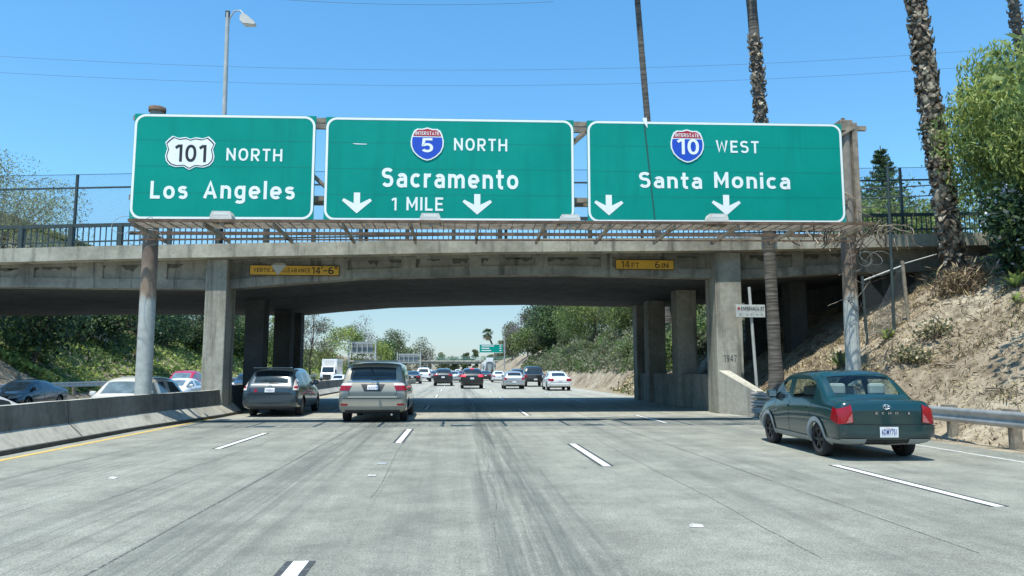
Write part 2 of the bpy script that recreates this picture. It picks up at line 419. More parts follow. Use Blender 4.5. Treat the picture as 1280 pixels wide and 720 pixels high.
class MB:
    """Collects faces and links them as one mesh object."""
    def __init__(self):
        self.v, self.f, self.mi, self.sm = [], [], [], []
        self.mats = []
    def m(self, mat):
        if mat not in self.mats:
            self.mats.append(mat)
        return self.mats.index(mat)
    def face(self, pts, mat, smooth=False):
        i = len(self.v)
        self.v += [tuple(p) for p in pts]
        self.f.append(tuple(range(i, i + len(pts))))
        self.mi.append(self.m(mat)); self.sm.append(smooth)
    def add(self, verts, faces, mat, smooth=False):
        i = len(self.v)
        self.v += [tuple(p) for p in verts]
        k = self.m(mat)
        for f in faces:
            self.f.append(tuple(i + a for a in f)); self.mi.append(k); self.sm.append(smooth)
    def box(self, x0, x1, y0, y1, z0, z1, mat, bev=0.0, xf=None):
        if bev > 0:
            bev = min(bev, (x1 - x0) * .45, (y1 - y0) * .45, (z1 - z0) * .45)
            bm = bmesh.new()
            bmesh.ops.create_cube(bm, size=1.0)
            for v in bm.verts:
                v.co = Vector(((x0 + x1) / 2 + v.co.x * (x1 - x0), (y0 + y1) / 2 + v.co.y * (y1 - y0), (z0 + z1) / 2 + v.co.z * (z1 - z0)))
            bmesh.ops.bevel(bm, geom=list(bm.edges), offset=bev, segments=2, affect='EDGES', profile=0.5)
            bm.verts.index_update()
            vs = [v.co.copy() for v in bm.verts]
            fs = [[v.index for v in f.verts] for f in bm.faces]
            bm.free()
        else:
            vs = [Vector(p) for p in ((x0, y0, z0), (x1, y0, z0), (x1, y1, z0), (x0, y1, z0), (x0, y0, z1), (x1, y0, z1), (x1, y1, z1), (x0, y1, z1))]
            fs = [(0, 3, 2, 1), (4, 5, 6, 7), (0, 1, 5, 4), (1, 2, 6, 5), (2, 3, 7, 6), (3, 0, 4, 7)]
        if xf is not None:
            vs = [xf @ v for v in vs]
        self.add(vs, fs, mat)
        return self
    def bar(self, a, b, w, h, mat, up=Vector((0, 0, 1))):
        """A rectangular bar from a to b."""
        a, b = Vector(a), Vector(b)
        d = (b - a).normalized()
        s = d.cross(up)
        if s.length < 1e-4: s = d.cross(Vector((0, 1, 0)))
        s.normalize(); u = s.cross(d).normalized()
        vs = [p + s * (sx * w / 2) + u * (uz * h / 2) for p in (a, b) for sx, uz in ((-1, -1), (1, -1), (1, 1), (-1, 1))]
        self.add(vs, [(0, 1, 2, 3), (7, 6, 5, 4), (0, 4, 5, 1), (1, 5, 6, 2), (2, 6, 7, 3), (3, 7, 4, 0)], mat)
        return self
    def tube(self, pts, rads, mat, n=8, cap=True, smooth=True):
        pts = [Vector(p) for p in pts]
        if not hasattr(rads, '__len__'): rads = [rads] * len(pts)
        vs, fs = [], []
        ref = None
        for i, p in enumerate(pts):
            d = (pts[min(i + 1, len(pts) - 1)] - pts[max(i - 1, 0)]).normalized()
            if ref is None:
                ref = d.orthogonal().normalized()
            s = (ref - d * ref.dot(d))
            if s.length < 1e-5: s = d.orthogonal()
            s.normalize(); ref = s
            t = d.cross(s)
            for k in range(n):
                a = 2 * PI * k / n
                vs.append(p + (s * math.cos(a) + t * math.sin(a)) * rads[i])
        for i in range(len(pts) - 1):
            for k in range(n):
                fs.append((i * n + k, i * n + (k + 1) % n, (i + 1) * n + (k + 1) % n, (i + 1) * n + k))
        self.add(vs, fs, mat, smooth)
        if cap:
            self.add(vs[:n], [tuple(reversed(range(n)))], mat)
            self.add(vs[-n:], [tuple(range(n))], mat)
        return self
    def prism(self, poly, y0, y1, mat, plane='xz'):
        """A polygon of the x-z (or x-y, y-z) plane given thickness along the third axis."""
        n = len(poly)
        def P(p, t):
            return {'xz': (p[0], t, p[1]), 'xy': (p[0], p[1], t), 'yz': (t, p[0], p[1])}[plane]
        vs = [P(p, y0) for p in poly] + [P(p, y1) for p in poly]
        fs = [tuple(range(n)), tuple(reversed(range(n, 2 * n)))]
        fs += [(i, i + n, (i + 1) % n + n, (i + 1) % n) for i in range(n)]
        self.add(vs, fs, mat)
        return self
    def mesh(self, name):
        me = bpy.data.meshes.new(name)
        me.from_pydata(self.v, [], self.f)
        for m in self.mats: me.materials.append(m)
        me.polygons.foreach_set('material_index', self.mi)
        me.polygons.foreach_set('use_smooth', self.sm)
        bm = bmesh.new(); bm.from_mesh(me)
        bmesh.ops.recalc_face_normals(bm, faces=bm.faces)
        bm.to_mesh(me); bm.free()
        me.update()
        return me
    def build(self, name, parent=None, loc=None, weld=False):
        me = self.mesh(name)
        if weld:
            bm = bmesh.new(); bm.from_mesh(me)
            bmesh.ops.remove_doubles(bm, verts=bm.verts, dist=1e-4)
            bm.to_mesh(me); bm.free()
        return link_mesh(name, me, parent, loc)

def copy_tree(o, parent=None):
    c = o.copy()
    COL.objects.link(c)
    if parent is not None:
        c.parent = parent
        c.matrix_parent_inverse = o.matrix_parent_inverse
    for ch in list(o.children):
        copy_tree(ch, c)
    return c

def _arc(cx, cz, rx, rz, a0, a1, n=14, e=2.25):
    out = []
    for k in range(n + 1):
        a = math.radians(a0 + (a1 - a0) * k / n); c, s = math.cos(a), math.sin(a)
        out.append((cx + rx * math.copysign(abs(c) ** (2 / e), c), cz + rz * math.copysign(abs(s) ** (2 / e), s)))
    return out
def _ribbon(pts, s, closed=False):
    """Offset outline of a stroke, joints mitred."""
    P = [Vector((a, b)) for a, b in pts]
    if closed and (P[0] - P[-1]).length < 1e-5: P.pop()
    n = len(P); L, R = [], []
    for i in range(n):
        d0 = (P[i] - P[i - 1]).normalized() if (i > 0 or closed) else None
        d1 = (P[(i + 1) % n] - P[i]).normalized() if (i < n - 1 or closed) else None
        d0 = d0 or d1; d1 = d1 or d0
        t = (d0 + d1); t = t.normalized() if t.length > 1e-4 else d0
        nn = Vector((-t.y, t.x)); k = min(1.45, 1 / max(.3, nn.dot(Vector((-d0.y, d0.x)))))
        L.append(P[i] + nn * s / 2 * k); R.append(P[i] - nn * s / 2 * k)
    m = n if closed else n - 1
    return L + R, [(i, (i + 1) % n, n + (i + 1) % n, n + i) for i in range(m)]
X_ = .74      # height of the small letters
def _g(c, s):
    """(advance width, strokes) of one letter, cap height 1, stroke s."""
    h = s / 2
    def S(w, top):
        zm = .49 * top + h * .6; r1 = (top - h - zm) / 2; r2 = (zm - h) / 2
        return (w, [_arc(w / 2, top - h - r1, w / 2 - h, r1, 28, 270, 16) + _arc(w / 2, h + r2, w / 2 - h, r2, 90, -152, 16)[1:]])
    if c == 'N': return .70, [[(h, 0), (h, 1)], [(.70 - h, 0), (.70 - h, 1)], [(h, 1 - s * .55), (.70 - h, s * .55)]]
    if c == 'O': return .74, [_arc(.37, .5, .37 - h, .5 - h, 0, 360, 32) + ['c']]
    if c == '0': return .62, [_arc(.31, .5, .31 - h, .5 - h, 0, 360, 32) + ['c']]
    if c in 'RP':
        w = .66; zb = .44 if c == 'R' else .40; r = (1 - h - zb) / 2
        st = [[(h, 0), (h, 1)], [(s, 1 - h), (w - h - r * .8, 1 - h)] + _arc(w - h - r * .8, 1 - h - r, r * .8, r, 90, -90, 12)[1:-1] + [(w - h - r * .8, zb), (s, zb)]]
        return w, st + ([[(w * .48, zb - h), (w - h * .9, 0)]] if c == 'R' else [])
    if c == 'T': return .60, [[(0, 1 - h), (.60, 1 - h)], [(.30, 0), (.30, 1 - s)]]
    if c == 'H': return .70, [[(h, 0), (h, 1)], [(.70 - h, 0), (.70 - h, 1)], [(s, .5), (.70 - s, .5)]]
    if c == 'W': return .94, [[(h * .9, 1), (.25, s * .55), (.47, .86), (.69, s * .55), (.94 - h * .9, 1)]]
    if c == 'V': return .70, [[(h * .9, 1), (.35, s * .6), (.70 - h * .9, 1)]]
    if c == 'E': return .58, [[(h, 0), (h, 1)], [(s, 1 - h), (.58, 1 - h)], [(s, .51), (.52, .51)], [(s, h), (.58, h)]]
    if c == 'F': return .56, [[(h, 0), (h, 1)], [(s, 1 - h), (.56, 1 - h)], [(s, .51), (.50, .51)]]
    if c == 'L': return .56, [[(h, 0), (h, 1)], [(s, h), (.56, h)]]
    if c == 'I': return s, [[(h, 0), (h, 1)]]
    if c == 'M': return .82, [[(h, 0), (h, 1)], [(.82 - h, 0), (.82 - h, 1)], [(h, 1 - s * .45), (.41, .28), (.82 - h, 1 - s * .45)]]
    if c == 'A': return .78, [[(h * .9, 0), (.39, 1 - s * .55), (.78 - h * .9, 0)], [(.18 + h * .3, .30), (.60 - h * .3, .30)]]
    if c == 'Z': return .62, [[(.02, 1 - h), (.62 - h * .8, 1 - h), (h * .8, h), (.62, h)]]
    if c == 'C': return .70, [_arc(.36, .5, .36 - h, .5 - h, 48, 312, 26)]
    if c == 'D': return .70, [[(h, 0), (h, 1)], [(s, 1 - h), (.30, 1 - h)] + _arc(.34, .5, .36 - h, .5 - h, 85, -85, 18) + [(.30, h), (s, h)]]
    if c == 'S': return S(.66, 1.0)
    if c == 'o': return .66, [_arc(.33, X_ / 2, .33 - h, X_ / 2 - h, 0, 360, 30) + ['c']]
    if c == 's': return S(.56, X_)
    if c == 'c': return .58, [_arc(.33, X_ / 2, .33 - h, X_ / 2 - h, 48, 312, 24)]
    if c == 'e': return .66, [[(s, X_ * .48), (.66 - h, X_ * .48)], _arc(.33, X_ / 2, .33 - h, X_ / 2 - h, -4, 312, 26)]
    if c == 'l': return s, [[(h, 0), (h, 1.03)]]
    if c == 'i': return s, [[(h, 0), (h, X_)], [(h, X_ + s * .55), (h, X_ + s * 1.55)]]
    if c == 'n': return .60, [[(h, 0), (h, X_)], [(s * .8, X_ - h * 2.6)] + _arc(.30, X_ * .56, .30 - h, X_ * .44 - h, 140, 0, 14) + [(.60 - h, 0)]]
    if c == 'm': return .96, [[(h, 0), (h, X_)], [(s * .8, X_ - h * 2.6)] + _arc(.275, X_ * .56, .275 - h, X_ * .44 - h, 140, 0, 12) + [(.55 - h, 0)], [(.55, X_ - h * 2.6)] + _arc(.705, X_ * .56, .255 - h, X_ * .44 - h, 140, 0, 12) + [(.96 - h, 0)]]
    if c == 'r': return .42, [[(h, 0), (h, X_)], [(s * .8, X_ - h * 3.0)] + _arc(.33, X_ * .54, .33 - h, X_ * .46 - h, 140, 75, 8)]
    if c == 't': return .44, [[(.19, 1.0), (.19, .22)] + _arc(.19 + .16, .16 + h * .7, .16, .16, 180, 285, 9)[1:], [(0, X_ - h), (.19 - h, X_ - h)], [(.19 + h, X_ - h), (.44, X_ - h)]]
    if c == 'a': return .60, [[(.60 - h, 0), (.60 - h, .44)] + _arc(.31, .46, .29 - h, X_ - h - .46, 0, 150, 12)[1:], _arc(.29, .22 + h * .25, .29 - h, .22 - h * .55, 62, 298, 18), [(.40, .42), (.60 - s, .42)], [(.40, h), (.60 - s * .9, .11)]]
    if c == 'g': return .62, [[(.62 - h, X_), (.62 - h, -.08)] + _arc(.31, -.06, .31 - h, .22 - h, 0, -150, 12)[1:], _arc(.31, X_ / 2, .31 - h, X_ / 2 - h, 40, 320, 24)]
    if c == '1': return .30 + h, [[(.30, 0), (.30, 1)], [(.0, .80), (.30 - h, .955)]]
    if c == '4': return .70, [[(.52, 0), (.52, 1)], [(.52 - h, .97), (h * .9, .30), (.52 - h, .30)], [(.52 + h, .30), (.70, .30)]]
    if c == '5': return .62, [[(.58, 1 - h), (h + .05, 1 - h), (h, .50)] + _arc(.30, .32, .32 - h, .32 - h, 128, -150, 20)]
    if c == '6': return .62, [_arc(.31, .31, .31 - h, .31 - h, 0, 360, 26) + ['c'], _arc(.31 + .06, .40, .37 - h, .60 - h, 178, 72, 12)]
    if c == '7': return .60, [[(0, 1 - h), (.60 - h * .8, 1 - h), (.20, 0)]]
    if c == '9': return .62, [_arc(.31, .69, .31 - h, .31 - h, 0, 360, 26) + ['c'], _arc(.25, .60, .37 - h, .60 - h, -2, -108, 12)]
    if c == "'": return s * .8, [[(h * .8, .72), (h * .8, 1.0)]]
    if c == '"': return s * 2.4, [[(h * .8, .72), (h * .8, 1.0)], [(s * 2.0, .72), (s * 2.0, 1.0)]]
    if c == '-': return .36, [[(0, .48), (.36, .48)]]
GLYPHS = set('NO0RPTHWVEFLIMAZCDSosceilnmrtag145679\'"-')
def stroke_text(s, w, space):
    V, Fc, x = [], [], 0.0
    gap = .20 * (space - 1) * 2.2 + .13
    for ch in s:
        if ch == ' ':
            x += .46; continue
        adv, st = _g(ch, w)
        for k, pl in enumerate(st):
            closed = pl[-1] == 'c'
            v, f = _ribbon(pl[:-1] if closed else pl, w, closed)
            i = len(V)
            V += [(x + q.x, q.y, k) for q in v]
            Fc += [tuple(i + a for a in q) for q in f]
        x += adv + gap
    V = np.array(V, float)
    for a in (0, 1):
        V[:, a] = (V[:, a] - V[:, a].min()) / max(1e-6, V[:, a].max() - V[:, a].min())
    return V, Fc
_text_cache = {}
def text_geo(s, bold=0.02, space=1.05):
    """Vertices (x, z in a 0..1 box) and faces of a line of lettering."""
    key = (s, bold, space)
    if key in _text_cache: return _text_cache[key]
    if all(ch == ' ' or ch in GLYPHS for ch in s):
        _text_cache[key] = stroke_text(s, .13 + 2.3 * bold, space)
        return _text_cache[key]
    cu = bpy.data.curves.new('lettering', 'FONT')
    cu.body = s
    cu.offset = bold
    cu.space_character = space
    cu.resolution_u = 3
    o = bpy.data.objects.new('lettering', cu)
    COL.objects.link(o)
    dg = bpy.context.evaluated_depsgraph_get()
    me = bpy.data.meshes.new_from_object(o.evaluated_get(dg))
    v = np.array([tuple(x.co) for x in me.vertices])
    f = [tuple(p.vertices) for p in me.polygons]
    bpy.data.objects.remove(o); bpy.data.curves.remove(cu); bpy.data.meshes.remove(me)
    lo, hi = v.min(0), v.max(0)
    v = (v - lo) / np.maximum(hi - lo, 1e-6)
    _text_cache[key] = (v, f)
    return v, f

def add_text(mb, s, x0, x1, z0, z1, y, mat, bold=0.02, space=1.05, shear=0.0):
    """Lettering filling a rectangle of the x-z plane, facing -y."""
    v, f = text_geo(s, bold, space)
    vs = [(x0 + (x1 - x0) * a, y - .0007 * d_, z0 + (z1 - z0) * b + shear * (x1 - x0) * a) for a, b, d_ in v]
    mb.add(vs, f, mat)

# ------------------------------------------------------------------ terrain and roads
def lerp_tab(tab, x):
    if x <= tab[0][0]: return tab[0][1]
    for (a, va), (b, vb) in zip(tab, tab[1:]):
        if x <= b: return va + (vb - va) * (x - a) / (b - a)
    return tab[-1][1]
RB = [(-60, 11.6), (15, 11.3), (19, 10.4), (22, 9.75), (40, 10.0), (47, 11.6), (80, 11.6), (130, 11.2), (2000, 11.2)]
def terrain(x, y):
    """Height of the bare ground: flat under the freeway, banks on both sides."""
    xr = lerp_tab(RB, y)
    z = -0.06
    if x < -9.5: z = -0.5
    if x > xr:
        t = (x - xr)
        top = 6.0 if y < 60 else 6.6
        if y > 42:          # a steep raw cut at the foot of the bank beyond the bridge
            k = min(1, (y - 42) / 5)
            t += k * .8 * min(1, t / 1.3)
        z = min(0.66 * t, top - 0.9 + 0.9 * (1 - math.exp(-max(0, 0.66 * t - top + 0.9) / 0.9)) if 0.66 * t > top - 0.9 else 0.66 * t)
        amp = min(1.0, t / 1.5)
        z += amp * (0.32 * noise.fractal((x * .45, y * .45, 0), 1, 2, 4) + 0.10 * noise.noise((x * 1.9, y * 1.9, 3)))
        z = max(z, -0.02)
    elif x < -24.6:
        t = -24.6 - x
        z = min(0.58 * t, 6.2) + min(1.0, t / 2) * 0.4 * noise.fractal((x * .3, y * .3, 9), 1, 2, 4)
        z = max(z - .45, -.46)
    return z
def build_ground():
    xs = [-900, -300, -120, -80, -60, -50, -45] + [-42 + .6 * i for i in range(30)] + [-24, -20, -14, -8, -2, 4, 9.0] + [9.4 + .3 * i for i in range(54)] + [26, 27, 29, 32, 38, 50, 80, 160, 400, 900]
    ys = [-120, -60, -30, -15, -5] + [.4 * i for i in range(130)] + [52 + 1.5 * i for i in range(50)] + [128 + 8 * i for i in range(35)] + [450, 600, 900, 1500, 2600]
    vs = [(x, y, terrain(x, y)) for y in ys for x in xs]
    n = len(xs)
    fs = [(j * n + i, j * n + i + 1, (j + 1) * n + i + 1, (j + 1) * n + i) for j in range(len(ys) - 1) for i in range(n - 1)]
    mb = MB(); mb.add(vs, fs, M['earth'], True)
    return tag(mb.build('ground'), kind='structure')
build_ground()
def strip(name, x0, x1, y0, y1, z, mat):
    mb = MB()
    ys = [y0 + (y1 - y0) * i / 60 for i in range(61)]
    mb.add([(x, y, z) for y in ys for x in (x0, x1)], [(2 * i, 2 * i + 1, 2 * i + 3, 2 * i + 2) for i in range(60)], mat)
    return tag(mb.build(name), kind='structure')
strip('road', -8.5, 10.15, -60, 22.75, 0.0, M['road'])
strip('road', -8.5, 10.15, 22.75, 1200, 0.0, M['road_pale'])
strip('opposite_road', -24.3, -8.75, -60, 1200, -0.4, M['road'])
def dashes(x, start, ln=3.6, period=13.2, w=0.12, n=26, back=0, z=.004):
    mb = MB()
    rng = random.Random(int(x * 10))
    for k in range(-back, n):
        y = start + k * period
        a, b = y + rng.uniform(-.05, .05), y + ln
        mb.face([(x - w / 2, a, z), (x + w / 2, a, z), (x + w / 2, b, z), (x - w / 2, b, z)], M['white_paint'])
        for s in (-1, 1):
            p, q = sorted((x + s * w / 2, x + s * (w / 2 + .055)))
            mb.face([(p, a, z), (q, a, z), (q, b, z), (p, b, z)], M['black_paint'])
    return tag(mb.build('lane_marking'), kind='structure')
dashes(-1.22, 2.55); dashes(2.36, 11.7); dashes(6.0, 8.0); dashes(-4.6, 14.8, w=0.11)
for x in (-12.3, -16.0, -19.7): dashes(x, 9.0, z=-.396)
mb = MB()
for x, w, m_ in ((-7.62, .14, 'yellow_paint'), (9.28, .10, 'edge_paint'), (-9.4, .12, 'yellow_paint'), (-23.4, .12, 'edge_paint')):
    z = .004 if x > -8.5 else -.396
    mb.face([(x - w / 2, -30, z), (x + w / 2, -30, z), (x + w / 2, 700, z), (x - w / 2, 700, z)], M[m_])
tag(mb.build('edge_line'), kind='structure')

# wandering cracks and tarred joints in the old concrete
M['joint_tar_shadow'] = worn_paint('black_joint_tar_shadow', (0.03, 0.032, 0.034), (0.11, 0.115, 0.105), .60)
M['tar'] = worn_paint('tar_filled_crack', (0.085, 0.09, 0.085), (0.24, 0.25, 0.215), .50)
rng = random.Random(77)
for x, y0, y1, w, amp in ((.34, 6.0, 17, .012, .10), (-2.72, 4.5, 40, .022, .008), (-1.0, 9, 20, .009, .05), (2.95, 6, 30, .009, .06), (4.3, 6, 40, .013, .02), (-6.3, 8, 40, .014, .03), (-4.1, 9, 19, .009, .10), (7.3, 12, 45, .012, .03)):
    mb = MB(); px_, n, ph = x, int((y1 - y0) / .35), rng.uniform(0, 6)
    vs = []
    for i in range(n + 1):
        px_ += rng.uniform(-amp, amp) * .35
        ww = w * rng.uniform(.45, 1.3) * .5
        vs += [(px_ - ww, y0 + (y1 - y0) * i / n, .003), (px_ + ww, y0 + (y1 - y0) * i / n, .003)]
    mb.add(vs, [(2 * i, 2 * i + 1, 2 * i + 3, 2 * i + 2) for i in range(n)], M['tar'])
    tag(mb.build('road_crack'), kind='structure')
# tarred joint before the pale slab, its black also painting the gantry's shadow line
rng = random.Random(12)
mb = MB(); n = 150; vs = []
for i in range(n + 1):
    x = -8.0 + 18.1 * i / n
    b_ = .16 if any(abs(x - q) < .22 for q in (-6.9, -3.3, -.1, 3.25, 6.4, 9.6)) else 0
    vs += [(x, 22.62 - rng.uniform(.02, .08) - b_ * rng.uniform(.8, 1.6), .0035), (x, 22.86 + rng.uniform(.0, .06) + b_ * .4, .0035)]
mb.add(vs, [(2 * i, 2 * i + 2, 2 * i + 3, 2 * i + 1) for i in range(n)], M['joint_tar_shadow'])
tag(mb.build('road_joint_shadow'), kind='structure')
# ------------------------------------------------------------------ median barrier
def barrier(name, y0, y1, label):
    mb = MB()
    prof = [(-8.90, -.45), (-8.90, .09), (-8.72, .38), (-8.62, .85), (-8.41, .85), (-8.36, .37), (-8.06, .09), (-8.06, 0)]
    n = len(prof)
    ys = np.arange(y0, y1 + .01, (y1 - y0) / max(2, round((y1 - y0) / 1.0)))
    rng = random.Random(3)
    vs = []
    for y in ys:
        j = rng.uniform(-.012, .012)
        fl = .45 * min(1, max(0, (y - 19.5) / 5)) * (1 if x > -8.5 and y < 40 else 0)     # swells towards the road round the column
        vs += [(x + fl + j * (1 if 0 < z < .86 else 0), y, z + (j * .6 if z > .5 else 0)) for x, z in prof]
    fs = [(k * n + i, k * n + i + 1, (k + 1) * n + i + 1, (k + 1) * n + i) for k in range(len(ys) - 1) for i in range(n - 1)]
    fs += [tuple(range(n)), tuple(reversed(range(len(vs) - n, len(vs))))]
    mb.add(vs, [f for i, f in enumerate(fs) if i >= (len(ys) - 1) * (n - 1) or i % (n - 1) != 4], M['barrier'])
    mb.add(vs, [f for i, f in enumerate(fs) if i < (len(ys) - 1) * (n - 1) and i % (n - 1) == 4], M['barrier_dirt_shade'])
    o = mb.build(name)
    tag(o, label, 'barrier', 'concrete median barriers')
    for y in np.arange(y0 + 2.4, 19.4 if y1 < 30 else 60, 6.1):
        g = MB()
        g.face([(-8.4, y, .853), (-8.4, y + .03, .853), (-8.62, y + .03, .853), (-8.62, y, .853)], M['seam'])
        g.face([(-8.406, y, .85), (-8.406, y + .03, .85), (-8.356, y + .03, .37), (-8.356, y, .37)], M['seam'])
        g.face([(-8.354, y, .375), (-8.354, y + .03, .375), (-8.054, y + .03, .095), (-8.054, y, .095)], M['seam'])
        g.build('joint_groove', o)
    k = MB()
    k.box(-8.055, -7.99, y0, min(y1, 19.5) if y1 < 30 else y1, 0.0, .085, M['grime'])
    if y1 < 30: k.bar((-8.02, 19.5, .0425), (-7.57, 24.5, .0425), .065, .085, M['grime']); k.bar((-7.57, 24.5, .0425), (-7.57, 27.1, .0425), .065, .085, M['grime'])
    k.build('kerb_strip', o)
barrier('concrete_barrier', -10, 27.1, 'stained concrete median barrier running up to the near bridge column')
barrier('concrete_barrier', 40.2, 420, 'concrete median barrier continuing beneath and beyond the overpass')

# ------------------------------------------------------------------ overpass
ZT = [(-34, 4.95), (-15.3, 5.50), (-11.1, 5.67), (1.3, 6.05), (9.4, 6.2), (17.4, 6.46), (30, 6.9)]
ZS = [(-34, 4.0), (-15.4, 4.30), (-8.9, 4.27), (-8.0, 4.27), (-6, 4.48), (-3.4, 4.70), (0.8, 4.85), (3.6, 4.90), (8.6, 4.83), (10.4, 4.80), (14, 5.05), (30, 5.5)]
zt = lambda x: lerp_tab(ZT, x)
zs = lambda x: lerp_tab(ZS, x)
BX0, BX1, BY0, BY1 = -30.0, 22.0, 26.0, 38.7
bridge = empty('concrete_overpass', (0, 26, 0), 0, 'old stained concrete road overpass spanning the freeway on square columns', 'bridge')
bridge_inv = Matrix.Translation((0, -26, 0))
def bpart(mb, name, parent=None):
    o = mb.build(name)
    o.parent = parent or bridge
    o.matrix_parent_inverse = bridge_inv if parent is None else Matrix()
    if parent is not None:
        o.matrix_parent_inverse = bridge_inv.inverted() @ bridge_inv
    return o
XS = [BX0 + (BX1 - BX0) * i / 98 for i in range(99)]
def slab(name, y0, y1, top, bot, mat, xs=XS):
    mb = MB()
    vs = []
    for x in xs:
        vs += [(x, y0, bot(x)), (x, y0, top(x)), (x, y1, top(x)), (x, y1, bot(x))]
    fs = [(4 * i + k, 4 * i + (k + 1) % 4, 4 * i + 4 + (k + 1) % 4, 4 * i + 4 + k) for i in range(len(xs) - 1) for k in range(4)]
    n = len(vs)
    fs += [(0, 1, 2, 3), (n - 4, n - 3, n - 2, n - 1)]
    mb.add(vs, fs, mat)
    return bpart(mb, name)
slab('deck', 26.02, BY1 - .02, lambda x: zt(x) - .06, lambda x: zs(x) + .025, M['concrete_shaded'])
slab('ledge', 25.34, 26.3, zt, lambda x: zt(x) - .46, M['concrete_pale'])
slab('ledge', BY1 - .3, BY1 + .45, zt, lambda x: zt(x) - .46, M['concrete_pale'])
mbg = MB()
slab('fascia_girder', BY0, BY0 + .5, lambda x: zt(x) - .465, zs, M['fascia'])
slab('fascia_girder', BY1 - .5, BY1, lambda x: zt(x) - .465, lambda x: zs(x) + .08, M['concrete'])
# raised ribs and the band that frames the sunken fascia panels
rb = MB()
rng = random.Random(5)
for x in [-26.5, -24, -21.6, -19.2, -16.9, -14.6, -12.3, -10.2, -6.4, -4.1, -1.75, .6, 2.95, 5.3, 7.65, 12.4, 14.8]:
    w = .20 + rng.uniform(0, .06)
    rb.box(x - w, x + w, 25.93, 26.001, zs(x) + .32, zt(x) - .465, M['fascia'], .02)
xs2 = [x for x in XS]
for a, b in zip(xs2, xs2[1:]):
    for (o0, o1, top) in ((.003, .33, False), (.465, .56, True)):
        z = [(zs(a) + o0, zs(a) + o1, zs(b) + o0, zs(b) + o1), (zt(a) - o1, zt(a) - o0, zt(b) - o1, zt(b) - o0)][top]
        v = [(a, 25.94, z[0]), (a, 25.94, z[1]), (b, 25.94, z[3]), (b, 25.94, z[2]), (a, 26.0, z[0]), (a, 26.0, z[1]), (b, 26.0, z[3]), (b, 26.0, z[2])]
        rb.add(v, [(0, 1, 2, 3), (1, 5, 6, 2), (0, 3, 7, 4)], M['fascia'])
bpart(rb, 'panel_rib')
# water stains below the ledge, each with its own outline
rng = random.Random(8)
M['stain'] = concrete('black_water_stain', (0.14, 0.137, 0.118), (0.075, 0.074, 0.066), 0.4)
for i in range(38):
    x = -15.8 + 31 * (i + rng.uniform(.1, .9)) / 38
    if 8.6 < x < 10.6 or -9.0 < x < -7.2 or -7.3 < x < -4.0 or 5.5 < x < 7.9: continue
    w, h = rng.uniform(.15, .55), rng.uniform(.10, .34)
    z1 = zt(x) - .57
    n = 30
    f1, f2 = rng.uniform(0, 6), rng.uniform(0, 6)
    low = []
    for k in range(n + 1):
        u = 2 * k / n - 1
        low.append((x - u * w, 25.992, z1 - h * (.62 + .2 * math.sin(3.1 * u + f1) + .12 * math.sin(7.3 * u + f2)) * (1 - abs(u) ** 5)))
    st = MB(); st.face(low, M['stain'])
    bpart(st, 'water_stain')
def column(x0, x1, y0, y1, z0, z1, mat, cap=True):
    mb = MB()
    mb.box(x0, x1, y0, y1, z0, z1, mat, .03)
    return bpart(mb, 'column')
colL = column(-8.58, -7.87, 25.66, 26.75, 0, zt(-8.1) - .47, M['column'])
colR = column(9.16, 10.12, 25.66, 26.75, 0, zt(9.6) - .47, M['column'])
for y in (30.2, 34.9, 37.2):
    column(-8.5, -7.74, y, y + .8, 0, zs(-8) + .2, M['concrete_shaded'])
    column(9.10, 9.95, y, y + .8, 0, zs(9.5) + .2, M['concrete'])
cw = MB()
cw.box(9.25, 9.75, 26.76, 38.5, 0, 1.36, M['concrete'], .02)
bpart(cw, 'crash_wall')
cw = MB()
cw.box(-8.45, -7.95, 27.11, 40.19, 0, .95, M['concrete_shaded'], .02)
bpart(cw, 'crash_wall')
d = MB()
add_text(d, '1947', 9.40, 9.86, 1.80, 2.04, 25.655, M['rail_dark'], 0.0, 1.3)
bpart(d, 'date_numerals')
ab = MB()
ab.box(15.9, 17.2, 26.5, 38.4, 2.0, zs(16), M['concrete_shaded'], .02)
bpart(ab, 'abutment')
ab = MB(); ab.box(17.2, 21.5, 26.02, 26.6, 3.0, zt(18) - .47, M['concrete'], .02); bpart(ab, 'wing_wall')
ab = MB(); ab.box(-31.5, -28.6, 26.2, 38.4, 0, zs(-29), M['concrete'], .02); bpart(ab, 'abutment')
for y in (28.5, 32.5, 36.5):
    ab = MB(); ab.box(13.2, 13.9, y, y + .7, .8, zs(13.5) + .2, M['concrete_shaded'], .02); bpart(ab, 'pier_stub')

pw = MB()
vs_ = [(9.18, 25.64, -.1), (9.58, 25.64, -.1), (9.18, 25.64, 1.5), (9.58, 25.64, 1.5), (9.80, 23.55, -.1), (10.15, 23.7, -.1), (9.80, 23.55, .72), (10.15, 23.7, .72)]
pw.add(vs_, [(0, 1, 3, 2), (4, 6, 7, 5), (0, 2, 6, 4), (1, 5, 7, 3), (2, 3, 7, 6), (0, 4, 5, 1)], M['barrier'])
tag(pw.build('parapet_wall'), 'low concrete wall with a sloping top leaning out from the dated column', 'wall')

